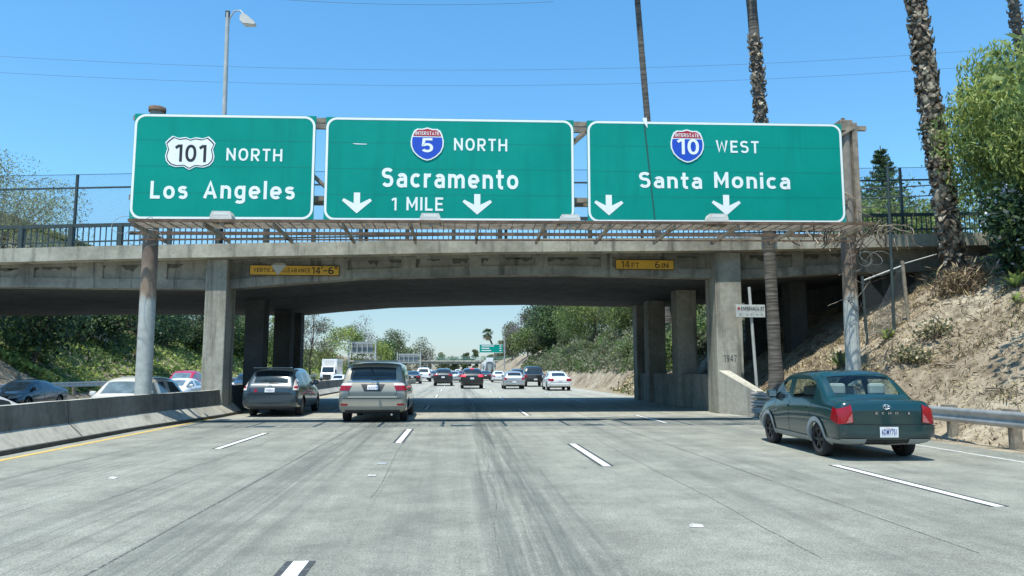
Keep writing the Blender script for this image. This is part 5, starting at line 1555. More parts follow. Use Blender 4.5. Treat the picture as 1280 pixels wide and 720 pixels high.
# ------------------------------------------------------------------ vehicles
# a body is lofted through stations (y, floor z, shoulder z, top z, half width low, half width at shoulder, half width of the roof)
M['tail_pink'] = plain('tail_lamp_pink', (0.40, 0.12, 0.12), 0.2, coat=0.3, var=0.3, scale=20)
CAR = {
 'echo': dict(L=4.15, W=1.66, H=1.51, wr=.295, wy=(-1.20, 1.17), tw=.185, arches=True, rim='rim_black', spokes=6,
   st=[(-2.08, .46, .80, .88, .70, .66, .57), (-2.055, .36, .92, 1.02, .79, .75, .68), (-1.97, .30, .96, 1.06, .82, .78, .71), (-1.70, .27, .975, 1.06, .83, .79, .72), (-1.52, .25, .98, 1.06, .83, .795, .73),
       (-1.04, .24, .975, 1.545, .83, .80, .68), (-.64, .23, .965, 1.58, .83, .80, .665), (-.02, .22, .945, 1.565, .83, .80, .65), (.08, .22, .94, 1.56, .83, .80, .65), (.60, .22, .925, 1.525, .83, .79, .65),
       (1.28, .23, .90, .98, .82, .77, .66), (1.62, .24, .84, .92, .81, .74, .62), (1.95, .28, .72, .80, .76, .68, .55), (2.07, .38, .60, .66, .62, .56, .45)],
   rear=[4], front=[9], side=[[5, 6], [8, 9]], tail=[(.56, .79, .60, .925)], plate=(.41, .57)),
 'sedan': dict(L=4.75, W=1.82, H=1.46, wr=.325, wy=(-1.40, 1.38), tw=.215,
   st=[(-2.38, .50, .80, .84, .72, .68, .55), (-2.34, .38, .92, .98, .86, .80, .66), (-2.2, .30, .97, 1.03, .90, .84, .68), (-1.75, .24, .98, 1.05, .91, .85, .66), (-1.0, .22, .97, 1.37, .91, .85, .58),
       (-.55, .20, .955, 1.45, .91, .85, .59), (0, .20, .94, 1.475, .91, .85, .60), (.1, .20, .94, 1.47, .91, .85, .60), (.6, .20, .92, 1.41, .91, .85, .59), (1.3, .20, .90, .98, .90, .82, .66),
       (1.9, .22, .80, .87, .88, .78, .62), (2.28, .28, .66, .72, .80, .70, .55), (2.38, .40, .56, .60, .66, .58, .45)],
   rear=[3], front=[8], side=[[4, 5], [7, 8]], tail=[(.48, .86, .72, .90)], plate=(.70, .82)),
 'suv': dict(L=4.7, W=1.90, H=1.70, wr=.36, wy=(-1.42, 1.42), tw=.235,
   st=[(-2.36, .52, .96, 1.02, .78, .74, .60), (-2.33, .40, 1.06, 1.14, .90, .86, .70), (-2.24, .32, 1.10, 1.22, .94, .88, .70), (-1.90, .26, 1.11, 1.60, .95, .89, .66), (-1.5, .24, 1.10, 1.69, .95, .89, .66), (-.75, .24, 1.08, 1.73, .95, .89, .67),
       (-.65, .24, 1.08, 1.73, .95, .89, .67), (0.1, .24, 1.06, 1.73, .95, .89, .67), (.2, .24, 1.06, 1.72, .95, .89, .67), (.75, .24, 1.04, 1.64, .95, .88, .65), (1.35, .25, 1.03, 1.11, .94, .86, .70), (1.95, .28, .98, 1.04, .92, .83, .66),
       (2.25, .34, .86, .92, .86, .76, .60), (2.36, .46, .74, .78, .72, .62, .5)],
   rear=[2], front=[9], side=[[3, 4], [6], [8, 9]], tail=[(.52, .90, .98, 1.14)], plate=(.78, .92)),
 'minivan': dict(L=5.1, W=1.96, H=1.76, wr=.34, wy=(-1.55, 1.45), tw=.225, rim='rim', spokes=7,
   st=[(-2.55, .50, .82, .90, .84, .80, .66), (-2.52, .36, 1.00, 1.08, .945, .90, .76), (-2.44, .30, 1.08, 1.20, .98, .925, .84), (-2.24, .27, 1.10, 1.70, .98, .93, .785), (-1.9, .25, 1.10, 1.765, .98, .93, .785), (-1.05, .24, 1.08, 1.79, .98, .93, .785),
       (-.92, .24, 1.08, 1.79, .98, .93, .785), (.02, .24, 1.06, 1.77, .98, .93, .785), (.14, .24, 1.06, 1.76, .98, .93, .785), (.85, .24, 1.03, 1.66, .98, .92, .72), (1.75, .25, 1.0, 1.08, .96, .88, .74), (2.15, .28, .90, .97, .92, .83, .68),
       (2.45, .34, .74, .80, .84, .74, .58), (2.55, .46, .6, .64, .70, .62, .5)],
   rear=[2], front=[9], side=[[3, 4], [6], [8, 9]], tail=[(.63, .955, .92, 1.13)], plate=(.945, 1.075)),
 'wagon': dict(L=4.63, W=1.775, H=1.60, wr=.315, wy=(-1.30, 1.42), tw=.205, rim='rim', spokes=6,
   st=[(-2.31, .50, .78, .84, .74, .70, .58), (-2.28, .36, .90, .98, .855, .81, .68), (-2.20, .28, .99, 1.08, .885, .83, .68), (-1.98, .25, 1.02, 1.48, .888, .835, .635), (-1.6, .23, 1.03, 1.585, .888, .835, .63), (-1.0, .22, 1.02, 1.615, .888, .835, .63),
       (-.9, .22, 1.02, 1.62, .888, .835, .63), (0, .21, .99, 1.63, .888, .83, .63), (.1, .21, .985, 1.625, .888, .83, .63), (.7, .21, .96, 1.54, .885, .82, .61), (1.6, .22, .92, .99, .87, .79, .64), (2.0, .25, .80, .87, .82, .73, .58),
       (2.22, .30, .66, .72, .76, .66, .52), (2.31, .40, .56, .60, .62, .54, .42)],
   rear=[2], front=[9], side=[[3, 4], [6], [8, 9]], tail=[(.70, .86, .86, 1.20)], plate=(.80, .93)),
 'pickup': dict(L=5.6, W=2.0, H=1.90, wr=.40, wy=(-1.75, 1.75), tw=.265,
   st=[(-2.80, .60, 1.05, 1.10, .90, .88, .80), (-2.76, .50, 1.14, 1.18, .98, .95, .86), (-2.60, .46, 1.16, 1.20, 1.0, .96, .86), (-1.05, .44, 1.16, 1.21, 1.0, .96, .86), (-.95, .44, 1.16, 1.80, 1.0, .95, .74), (-.55, .44, 1.16, 1.90, 1.0, .95, .74),
       (-.02, .44, 1.15, 1.93, 1.0, .95, .75), (.08, .44, 1.15, 1.93, 1.0, .95, .75), (.65, .44, 1.14, 1.84, 1.0, .94, .73), (1.25, .45, 1.13, 1.22, 1.0, .93, .80), (1.9, .46, 1.10, 1.17, .99, .91, .78), (2.6, .50, 1.0, 1.07, .96, .86, .72), (2.78, .60, .86, .90, .84, .74, .6)],
   rear=[3], front=[8], side=[[4, 5], [7, 8]], tail=[(.80, .97, .84, 1.10)], plate=(.62, .74)),
 'hatch': dict(L=3.9, W=1.74, H=1.45, wr=.31, wy=(-1.22, 1.25), tw=.205,
   st=[(-1.95, .46, .80, .86, .74, .70, .58), (-1.92, .36, .92, 1.0, .84, .80, .66), (-1.82, .28, .98, 1.07, .87, .82, .66), (-1.55, .24, 1.0, 1.38, .87, .82, .62), (-1.2, .22, .99, 1.45, .87, .82, .61), (-.5, .21, .98, 1.475, .87, .82, .61), (-.02, .21, .97, 1.475, .87, .82, .61), (.08, .21, .97, 1.47, .87, .82, .61),
       (.55, .21, .95, 1.41, .87, .81, .60), (1.05, .22, .93, 1.0, .86, .79, .64), (1.6, .24, .84, .90, .83, .74, .58), (1.86, .30, .70, .75, .76, .66, .52), (1.95, .42, .58, .62, .62, .54, .42)],
   rear=[2], front=[8], side=[[3, 4, 5], [7, 8]], tail=[(.60, .80, .76, .94)], plate=(.52, .64)),
}
_bodies = {}
def body_geo(kind):
    """Verts, faces, material slots (0 body, 1 wheel well, 2 windshield, 3 rear window, 4+ side windows) of a body, and a BVH of it."""
    if kind in _bodies: return _bodies[kind]
    c = CAR[kind]
    rings = []
    for (y, zb, zs, zt, w, ws, wt) in c['st']:
        zm = (zb + zs) * .5 + .06
        half = [(0, zb), (w * .88, zb), (w * .985, zb + .10), (w, zm), (ws + .02, zs - .07), (ws, zs), (wt + (ws - wt) * .10, zs + (zt - zs) * .86), (wt - .045, zt), (0, zt + .03 * min(1, (zt - zs) * 4))]
        rings.append([(x, y, z) for x, z in half] + [(-x, y, z) for x, z in reversed(half[1:-1])])
    verts = [p for r in rings for p in r]
    faces, mi = [], []
    side = {}
    for k, lst in enumerate(c['side']):
        for i in lst: side[i] = k
    for i in range(len(rings) - 1):
        for j in range(16):
            seg = j if j < 8 else 15 - j
            s = 0
            if seg == 7 and i in c['rear']: s = 3
            elif seg == 7 and i in c['front']: s = 2
            elif seg == 5 and i in side: s = 4 + 2 * side[i] + (0 if j < 8 else 1)
            faces.append((i * 16 + j, i * 16 + (j + 1) % 16, (i + 1) * 16 + (j + 1) % 16, (i + 1) * 16 + j)); mi.append(s)
    for base, flip in ((0, False), ((len(rings) - 1) * 16, True)):
        for k in range(8):
            q = [k, k + 1, 16 - (k + 1), (16 - k) % 16]
            q = [base + a for a in dict.fromkeys(q)]
            if len(q) >= 3: faces.append(tuple(reversed(q)) if flip else tuple(q)); mi.append(0)
    nm = 4 + 2 * len(c['side'])
    me = bpy.data.meshes.new('body')
    me.from_pydata(verts, [], faces)
    for i in range(nm): me.materials.append(M['well'] if i == 1 else M['seam'])
    me.polygons.foreach_set('material_index', mi)
    o = bpy.data.objects.new('body', me); COL.objects.link(o)
    md = o.modifiers.new('s', 'SUBSURF'); md.levels = md.render_levels = 2
    dg = bpy.context.evaluated_depsgraph_get()
    m2 = bpy.data.meshes.new_from_object(o.evaluated_get(dg))
    bpy.data.objects.remove(o)
    v = np.array([tuple(q.co) for q in m2.vertices])
    lo, hi = v.min(0), v.max(0)
    v[:, 0] *= c['W'] / (hi[0] - lo[0]); v[:, 1] = (v[:, 1] - (lo[1] + hi[1]) / 2) * c['L'] / (hi[1] - lo[1])
    z0 = min(s[1] for s in c['st'])
    v[:, 2] = z0 - .02 + (v[:, 2] - lo[2]) * (c['H'] - z0 + .02) / (hi[2] - lo[2])
    m2.vertices.foreach_set('co', v.astype(np.float32).ravel())
    m2.update()
    bvh = BVHTree.FromPolygons([Vector(q) for q in v], [tuple(p.vertices) for p in m2.polygons])
    o = bpy.data.objects.new('body', m2); COL.objects.link(o)
    cutters = []
    for wy in c['wy']:
        for s in (-1, 1):
            cm = bpy.data.meshes.new('cut'); bm = bmesh.new()
            bmesh.ops.create_cone(bm, cap_ends=True, segments=28, radius1=c['wr'] * 1.14, radius2=c['wr'] * 1.14, depth=c['W'] * .36,
                                  matrix=Matrix.Translation((s * c['W'] * .5, wy, c['wr'] * 1.02)) @ Matrix.Rotation(PI / 2, 4, 'Y'))
            bm.to_mesh(cm); bm.free()
            cm.materials.append(M['well'])
            co = bpy.data.objects.new('cut', cm); COL.objects.link(co); cutters.append(co)
            md = o.modifiers.new('b', 'BOOLEAN'); md.operation = 'DIFFERENCE'; md.solver = 'EXACT'; md.object = co; md.material_mode = 'TRANSFER'
    bpy.context.view_layer.update()
    dg = bpy.context.evaluated_depsgraph_get()
    m3 = bpy.data.meshes.new_from_object(o.evaluated_get(dg))
    V = [tuple(q.co) for q in m3.vertices]; Fc = [tuple(p.vertices) for p in m3.polygons]
    names = [m.name if m else '' for m in m3.materials]
    well = names.index(M['well'].name) if M['well'].name in names else 1
    MI = [p.material_index for p in m3.polygons]
    for q in cutters: bpy.data.objects.remove(q)
    bpy.data.objects.remove(o)
    # anything inside the arches that lost its slot counts as wheel well
    _bodies[kind] = (V, Fc, MI, bvh, c)
    return _bodies[kind]

def sub_mesh(V, Fc, MI, slot, mat, name):
    fs = [f for f, m in zip(Fc, MI) if m in slot]
    ms = [m for m in MI if m in slot]
    used = sorted({i for f in fs for i in f}); mp = {a: i for i, a in enumerate(used)}
    me = bpy.data.meshes.new(name)
    me.from_pydata([V[i] for i in used], [], [tuple(mp[i] for i in f) for f in fs])
    for m in (mat if isinstance(mat, list) else [mat]): me.materials.append(m)
    if isinstance(mat, list): me.polygons.foreach_set('material_index', [slot.index(m) for m in ms])
    me.polygons.foreach_set('use_smooth', [True] * len(fs))
    me.set_sharp_from_angle(angle=math.radians(38))
    me.update()
    return me

def patch(mb, bvh, quad, axis, mat, off=.006, nu=8, nv=5):
    """A bilinear quad of the rear/front (x, z) or side (y, z) view laid on the body surface. axis: 'rear', 'front', 'right', 'left'."""
    (a, b, c, d) = [Vector(q) for q in quad]
    vs = []
    for j in range(nv + 1):
        for i in range(nu + 1):
            u, v = i / nu, j / nv
            p = a.lerp(b, u).lerp(d.lerp(c, u), v)
            if axis in ('rear', 'front'):
                s = -1 if axis == 'rear' else 1
                org, dr = Vector((p.x, s * 5, p.y)), Vector((0, -s, 0))
            else:
                s = 1 if axis == 'right' else -1
                org, dr = Vector((s * 3, p.x, p.y)), Vector((-s, 0, 0))
            h = bvh.ray_cast(org, dr)
            if h[0] is None:
                h = bvh.find_nearest(org + dr * 3)
            n = h[1] if h[1].dot(dr) < 0 else -h[1]
            vs.append(h[0] + n * off)
    fs = [(j * (nu + 1) + i, j * (nu + 1) + i + 1, (j + 1) * (nu + 1) + i + 1, (j + 1) * (nu + 1) + i) for j in range(nv) for i in range(nu)]
    mb.add(vs, fs, mat, True)
    return vs

def rect(x0, x1, z0, z1): return ((x0, z0), (x1, z0), (x1, z1), (x0, z1))
def line(mb, bvh, p, q, axis, w=.012, mat=None, off=.004, n=10):
    (ax, az), (bx, bz) = p, q
    L = math.hypot(bx - ax, bz - az); nx, nz = -(bz - az) / L * w / 2, (bx - ax) / L * w / 2
    patch(mb, bvh, ((ax - nx, az - nz), (bx - nx, bz - nz), (bx + nx, bz + nz), (ax + nx, az + nz)), axis, mat or M['seam'], off, n, 1)

_wheel_cache = {}
def wheel_meshes(r, w, rim_mat, spokes):
    key = (r, w, rim_mat.name, spokes)
    if key in _wheel_cache: return _wheel_cache[key]
    t = MB(); n = 28
    prof = [(-w / 2, r * .64), (-w / 2 * .98, r * .90), (-w / 2 * .8, r), (w / 2 * .8, r), (w / 2 * .98, r * .90), (w / 2, r * .64)]
    vs = [(x, q * math.cos(2 * PI * k / n), q * math.sin(2 * PI * k / n)) for k in range(n) for x, q in prof]
    m = len(prof)
    t.add(vs, [(k * m + i, k * m + (i + 1) % m, ((k + 1) % n) * m + (i + 1) % m, ((k + 1) % n) * m + i) for k in range(n) for i in range(m)], M['tyre'], True)
    rm = MB()
    for s in (-1, 1):
        x = s * w * .46
        for k in range(n):
            a, b = 2 * PI * k / n, 2 * PI * (k + 1) / n
            rm.face([(x, r * .66 * math.cos(a), r * .66 * math.sin(a)), (x, r * .66 * math.cos(b), r * .66 * math.sin(b)), (x * .93, r * .57 * math.cos(b), r * .57 * math.sin(b)), (x * .93, r * .57 * math.cos(a), r * .57 * math.sin(a))], rim_mat)
            rm.face([(x * .5, 0, 0), (x * .5, r * .6 * math.cos(a), r * .6 * math.sin(a)), (x * .5, r * .6 * math.cos(b), r * .6 * math.sin(b))], M['well'])
        for k in range(spokes):
            a = 2 * PI * k / spokes
            e = Vector((0, math.cos(a), math.sin(a))); f = Vector((0, -math.sin(a), math.cos(a)))
            p = [e * r * .08 + f * r * .09, e * r * .08 - f * r * .09, e * r * .60 - f * r * .065, e * r * .60 + f * r * .065]
            rm.face([q + Vector((x * .9, 0, 0)) for q in p], rim_mat)
        rm.face([(x * .94, r * .14 * math.cos(2 * PI * k / 12), r * .14 * math.sin(2 * PI * k / 12)) for k in range(12)], rim_mat)
    _wheel_cache[key] = (t.mesh('wheel'), rm.mesh('rim'))
    return _wheel_cache[key]

def car(kind, name, label, cat, X, Y, color, head=0.0, group=None, detail=1, oncoming=False, brake=False, glass='glass', Z=None, plate='', opt=()):
    """Y: where the end that faces the camera stands. head: turn in degrees."""
    V, Fc, MI, bvh, c = body_geo(kind)
    L, W, H = c['L'], c['W'], c['H']
    if Z is None: Z = -.4 if oncoming else 0.0
    o = empty(name, (X, Y + L / 2, Z), (PI if oncoming else 0) + math.radians(head), label, cat, group)
    if not oncoming and head:      # keep the rear where it was asked for
        r = math.radians(head); o.location = (X - math.sin(r) * L / 2, Y + math.cos(r) * L / 2, Z)
    pm = PAINT[color]
    def add(mb, nm, lab=None, parent=None):
        q = link_mesh(nm, mb.mesh(nm) if isinstance(mb, MB) else mb, parent or o)
        if lab: q['label'] = lab
        return q
    body = add(sub_mesh(V, Fc, MI, [0, 1], [pm, M['well']], 'body'), 'body')
    gm = M[glass]
    add(sub_mesh(V, Fc, MI, [2], gm, 'windshield'), 'windshield')
    if kind != 'pickup' or True:
        add(sub_mesh(V, Fc, MI, [3], gm, 'rear_window'), 'rear_window')
    for k in range(2 * len(c['side'])):
        add(sub_mesh(V, Fc, MI, [4 + k], gm, 'side_window'), 'side_window')
    tm, rm = wheel_meshes(c['wr'], c['tw'], M[c.get('rim', 'rim')], c.get('spokes', 5))
    for wy in c['wy']:
        for s in (-1, 1):
            w = link_mesh('wheel', tm, o); w.location = (s * (W / 2 - c['tw'] / 2 - .03), wy, c['wr'])
            link_mesh('rim', rm, w)
    z0 = min(s[1] for s in c['st'])
    # sides: door gaps, handles, mirrors
    fr = c['st']
    zs = fr[len(fr) // 2][2]
    d_ = MB()
    y_f, y_b, y_r = c['wy'][1] - c['wr'] * 1.25, .03, c['wy'][0] + c['wr'] * 1.02
    for sd in ('right', 'left'):
        line(d_, bvh, (y_f, z0 + .1), (y_f, zs - .02), sd); line(d_, bvh, (y_b, z0 + .1), (y_b, zs - .02), sd); line(d_, bvh, (y_r, zs - .28), (y_r - .12, zs - .02), sd)
        line(d_, bvh, (y_r, z0 + .1), (y_f, z0 + .1), sd)
    add(d_, 'door_seam')
    if detail:
        for sd, s in (('right', 1), ('left', -1)):
            for y in (y_b + .04, y_r + .1):
                h = MB(); patch(h, bvh, rect(y, y + .2, zs - .14, zs - .10), sd, M['trim_black'] if 'dark_handle' in opt else pm, .022, 3, 2); add(h, 'door_handle')
            my = c['st'][c['front'][0]][0] + .28
            h = bvh.ray_cast(Vector((s * 3, my, zs + .06)), Vector((-s, 0, 0)))
            x = h[0].x if h[0] else s * W * .46
            mm = MB(); mm.box(min(x, x + s * .2), max(x, x + s * .2), my - .06, my + .06, zs - .0, zs + .16, pm, .04)
            mm.face([(x + s * .03, my - .063, zs + .03), (x + s * .17, my - .063, zs + .03), (x + s * .17, my - .063, zs + .14), (x + s * .03, my - .063, zs + .14)], M['glass_blue'])
            add(mm, 'wing_mirror')
    end = 'front' if oncoming else 'rear'
    if not oncoming:
        tmts = M['brake_lit'] if brake else M['tail_red']
        for (a, b, z1, z2) in c['tail']:
            for s in (-1, 1):
                t = MB()
                if kind == 'echo':
                    q = ((s * .575, z1 + .04), (s * .80, z1 + .01), (s * .79, z2 - .07), (s * .595, z2))
                    patch(t, bvh, q, 'rear', tmts, .016, 10, 8)
                    q = ((s * .585, z1 + .045), (s * .70, z1 + .03), (s * .64, z1 + .13), (s * .592, z1 + .19))
                    patch(t, bvh, q, 'rear', M['tail_pink'], .022, 6, 5)
                    sd = 'right' if s > 0 else 'left'
                    patch(t, bvh, ((-2.0, z1 + .02), (-1.80, z1 + .08), (-1.86, z2 - .04), (-1.98, z2 - .08)), sd, tmts, .014, 6, 5)
                elif kind == 'minivan':
                    patch(t, bvh, ((s * (a + .04), z1), (s * b, z1), (s * (b - .005), z1 + .14), (s * (a - .02), z1 + .14)), 'rear', tmts, .014, 10, 5)
                    patch(t, bvh, ((s * (a - .02), z1 + .14), (s * (b - .005), z1 + .14), (s * (b - .02), z2), (s * (a - .045), z2)), 'rear', M['tail_clear'], .014, 10, 4)
                elif kind == 'wagon':
                    patch(t, bvh, ((s * (a + .03), z1), (s * b, z1), (s * (b - .03), z2 + .04), (s * (a + .02), z2 + .02)), 'rear', M['tail_clear'], .014, 6, 8)
                    patch(t, bvh, ((s * (a + .05), z1 + .06), (s * (b - .02), z1 + .06), (s * (b - .02), z1 + .12), (s * (a + .05), z1 + .12)), 'rear', M['tail_red'], .018, 5, 3)
                else:
                    patch(t, bvh, rect(min(s * a, s * b), max(s * a, s * b), z1, z2), 'rear', tmts, .014, 8, 4)
                add(t, 'tail_light', 'lit red brake light' if brake else None)
        pz0, pz1 = c['plate']
        p = MB()
        pv = patch(p, bvh, rect(-.155, .155, pz0, pz1), 'rear', M['plate'], .046 if kind == 'echo' else .02, 2, 2)
        po = add(p, 'number_plate')
        if plate:
            yb = min(q.y for q in pv) - .004
            p = MB(); add_text(p, plate, -.125, .125, pz0 + .035, pz1 - .035, yb, M['plate_ink'], .02, 1.1)
            add_text(p, 'California', -.06, .06, pz1 - .028, pz1 - .012, yb, M['sign_red'], .0, 1.0)
            add(p, 'plate_lettering', None, po)
        b = MB()     # bumper gap and lower dark skirt
        zb = {'echo': .60, 'sedan': .62, 'suv': .72, 'minivan': .70, 'wagon': .74, 'pickup': .78, 'hatch': .60}[kind]
        line(b, bvh, (-W * .43, zb), (W * .43, zb), 'rear', .016, n=20)
        tw_, tb_ = W * .34, zb + .02
        zt_ = {'echo': .98, 'sedan': .96, 'suv': 1.10, 'minivan': 1.10, 'wagon': 1.02, 'pickup': 1.1, 'hatch': .98}[kind]
        for s in (-1, 1): line(b, bvh, (s * tw_ * (1.0 if kind != 'minivan' else .98), tb_), (s * tw_ * 1.08, zt_), 'rear', .012, n=8)
        add(b, 'panel_seam')
        b = MB(); patch(b, bvh, rect(-W * .40, W * .40, z0 + .02, z0 + .13), 'rear', M['trim_black'], .008, 16, 3); add(b, 'lower_bumper')
        if brake:
            b = MB(); patch(b, bvh, rect(-.16, .16, H - .10, H - .05), 'rear', M['brake_lit'], .03, 6, 2); add(b, 'high_brake_light')
    else:
        zf = c['st'][-2][2]
        for s in (-1, 1):
            t = MB(); patch(t, bvh, ((s * W * .26, zf - .06), (s * W * .43, zf - .05), (s * W * .44, zf + .09), (s * W * .27, zf + .05)), 'front', M['head_lamp'], .014, 6, 4); add(t, 'headlight')
        t = MB(); patch(t, bvh, rect(-W * .22, W * .22, zf - .10, zf + .03), 'front', M['trim_black'], .012, 10, 4); add(t, 'grille')
        t = MB(); patch(t, bvh, rect(-W * .36, W * .36, z0 + .06, z0 + .18), 'front', M['trim_black'], .010, 12, 3); add(t, 'lower_bumper')
        t = MB(); patch(t, bvh, rect(-.15, .15, z0 + .2, z0 + .3), 'front', M['plate'], .02, 2, 2); add(t, 'number_plate')
    if 'roof_rails' in opt:
        for s in (-1, 1):
            t = MB(); t.tube([(s * W * .33, -L * .33, H + .0), (s * W * .335, -L * .28, H + .05), (s * W * .335, L * .02, H + .05), (s * W * .33, L * .07, H + .0)], .018, M['trim_black'], 6); add(t, 'roof_rail')
    o['_bvh'] = 0
    del o['_bvh']
    return o, bvh, add

# ---- the teal saloon in the outer lane
eo, eb, eadd = car('echo', 'teal_sedan', 'dark teal four-door sedan with grey arch trims, beside the earth bank guardrail', 'car', 7.13, 11.97, 'teal', -3.2, None, 1, glass='glass_clear', plate='6DMY751')
ec = CAR['echo']
for wy in ec['wy']:
    for s in (-1, 1):
        t = MB(); R = ec['wr'] * 1.17; ring_a, ring_b = [], []
        for k in range(19):
            a = math.radians(-12 + 204 * k / 18)
            for lst, rr, o_ in ((ring_a, R - .035, .012), (ring_b, R + .045, .014)):
                y, z = wy + rr * math.cos(a), ec['wr'] * 1.02 + rr * math.sin(a)
                h = eb.ray_cast(Vector((s * 3, y, max(z, .26))), Vector((-s, 0, 0)))
                x = h[0].x if h[0] else s * .8
                lst.append(Vector((x + s * .022, y, z)))
        vs = ring_a + ring_b; n = len(ring_a)
        t.add(vs, [(i, i + 1, n + i + 1, n + i) for i in range(n - 1)], M['trim_grey'], True)
        inn = [Vector((p.x - s * .06, p.y, p.z)) for p in ring_a]
        t.add(ring_a + inn, [(i, i + 1, n + i + 1, n + i) for i in range(n - 1)], M['trim_grey'], True)
        eadd(t, 'wheel_arch_trim')
for sd in ('left', 'right'):
    t = MB(); patch(t, eb, rect(ec['wy'][0] + .36, ec['wy'][1] - .36, .225, .335), sd, M['trim_grey'], .022, 14, 3); eadd(t, 'side_skirt')
    t = MB(); patch(t, eb, ((-1.98, .25), (-1.55, .24), (-1.58, .36), (-1.98, .36)), sd, M['trim_grey'], .018, 8, 3); eadd(t, 'bumper_skirt')
t = MB()
for a_, b_ in ((-.80, -.36), (.36, .80)):
    t = MB(); patch(t, eb, rect(a_, b_, .30, .375), 'rear', M['trim_grey'], .014, 8, 3); eadd(t, 'bumper_skirt')
t = MB(); patch(t, eb, rect(-.78, .78, .40, .60), 'rear', PAINT['teal'], .028, 24, 6); eadd(t, 'bumper_cover')
def surf_text(mb, bvh, s, x0, x1, z0, z1, mat, off=.012, sp=1.6, bold=.02):
    v, f = text_geo(s, bold, sp)
    h = bvh.ray_cast(Vector(((x0 + x1) / 2, -5, (z0 + z1) / 2)), Vector((0, 1, 0)))
    y = h[0].y - off
    mb.add([(x0 + (x1 - x0) * a, y + .0, z0 + (z1 - z0) * b) for a, b, _ in v], f, mat)
t = MB(); surf_text(t, eb, 'ECHO', -.20, .18, .775, .812, M['chrome'], .02, 2.6); t.tube([(.36, eb.ray_cast(Vector((.36, -5, .79)), Vector((0, 1, 0)))[0].y - .012, .79), (.36, eb.ray_cast(Vector((.36, -5, .79)), Vector((0, 1, 0)))[0].y - .02, .79)], .02, M['chrome'], 8); eadd(t, 'badge_lettering')
def emblem(bvh, add, z, r=.055):
    t = MB(); y = bvh.ray_cast(Vector((0, -5, z)), Vector((0, 1, 0)))[0].y - .015
    for rx, rz, dz in ((r, r * .66, 0), (r * .34, r * .62, 0), (r * .72, r * .28, r * .28)):
        t.tube([(rx * math.cos(2 * PI * k / 20), y, z + dz + rz * math.sin(2 * PI * k / 20)) for k in range(21)], r * .11, M['chrome'], 5, False)
    add(t, 'emblem')
emblem(eb, eadd, .895, .06)
t = MB()
for s in (-.36, .36):
    t = MB(); t.box(s - .25, s + .25, -1.05, -.9, .45, .93, M['seat'], .06); t.box(s - .15, s + .15, -1.12, -1.0, 1.05, 1.27, M['seat'], .05); t.box(s - .25, s + .25, -.9, -.4, .4, .55, M['seat'], .06); eadd(t, 'rear_seat')
    t = MB(); t.box(s - .24, s + .24, .0, .14, .45, 1.0, M['seat'], .06); t.box(s - .13, s + .13, .02, .11, 1.02, 1.2, M['seat'], .04); t.box(s - .24, s + .24, .14, .6, .4, .55, M['seat'], .06); eadd(t, 'front_seat')
t = MB(); t.box(-.66, .66, -1.55, -1.1, .93, .97, M['cabin']); t.box(-.12, .12, -1.38, -1.25, 1.0, 1.07, M['seat'], .02); eadd(t, 'parcel_shelf')
t = MB(); t.box(-.68, .68, .75, 1.2, .6, .9, M['cabin'], .08); t.box(-.70, .70, -1.5, 1.0, .28, .38, M['cabin']); eadd(t, 'dashboard')

# ---- the minivan and the wagon ahead
mo, mbv, madd = car('minivan', 'champagne_minivan', 'champagne coloured minivan with red tail lamps in the second lane', 'car', -2.44, 21.75, 'beige', 0.3, None, 1, plate='6LAU274')
t = MB(); patch(t, mbv, ((-.24, .90), (.24, .90), (.34, 1.10), (-.34, 1.10)), 'rear', M['trim_black'], .010, 8, 4); madd(t, 'plate_recess')
t = MB(); line(t, mbv, (-.74, 1.18), (.74, 1.18), 'rear', .02, M['chrome'], .012, 16); madd(t, 'tailgate_trim')
t = MB(); t.box(-.72, .72, -2.36, -2.02, 1.735, 1.79, PAINT['beige'], .02); madd(t, 'roof_spoiler')
t = MB()
for s in (-1, 1): line(t, mbv, (s * .045, 1.135), (s * .035, 1.195), 'rear', .014, M['chrome'], .02, 3)
line(t, mbv, (-.04, 1.163), (.04, 1.163), 'rear', .014, M['chrome'], .02, 3); madd(t, 'emblem')
t = MB(); line(t, mbv, (-.70, .74), (.70, .74), 'rear', .035, M['chrome'], .016, 16); madd(t, 'bumper_strip')
t = MB(); line(t, mbv, (-.05, 1.21), (.34, 1.235), 'rear', .018, M['trim_black'], .03, 6); madd(t, 'wiper')
for s in (-1, 1):
    t = MB(); patch(t, mbv, rect(min(s * .70, s * .90), max(s * .70, s * .90), .50, .55), 'rear', M['tail_red'], .012, 4, 2); madd(t, 'reflector')
t = MB(); t.tube([(.55, -2.30, .24), (.55, -2.52, .235)], .032, M['chrome'], 10); madd(t, 'exhaust_pipe')
wo, wb, wadd = car('wagon', 'blue_grey_wagon', 'blue grey wagon with pale clear tail lamps beside the median barrier', 'car', -6.05, 24.6, 'blue_grey', 0.0, None, 1, plate='7YHS312')
t = MB(); line(t, wb, (-.62, 1.03), (.62, 1.03), 'rear', .04, M['chrome'], .014, 16); wadd(t, 'tailgate_trim')
emblem(wb, wadd, .985, .06)
t = MB(); t.box(-.60, .60, -2.12, -1.80, 1.555, 1.60, PAINT['blue_grey'], .02); wadd(t, 'roof_spoiler')
t = MB(); line(t, wb, (-.05, 1.08), (.25, 1.10), 'rear', .02, M['trim_black'], .02, 5); wadd(t, 'wiper')
t = MB(); t.tube([(0, -1.5, 1.6), (0, -1.62, 1.78)], .008, M['trim_black'], 5); wadd(t, 'aerial')
t = MB(); patch(t, wb, rect(-.50, -.40, .80, .90), 'rear', M['tail_red'], .008, 3, 3); wadd(t, 'sticker')

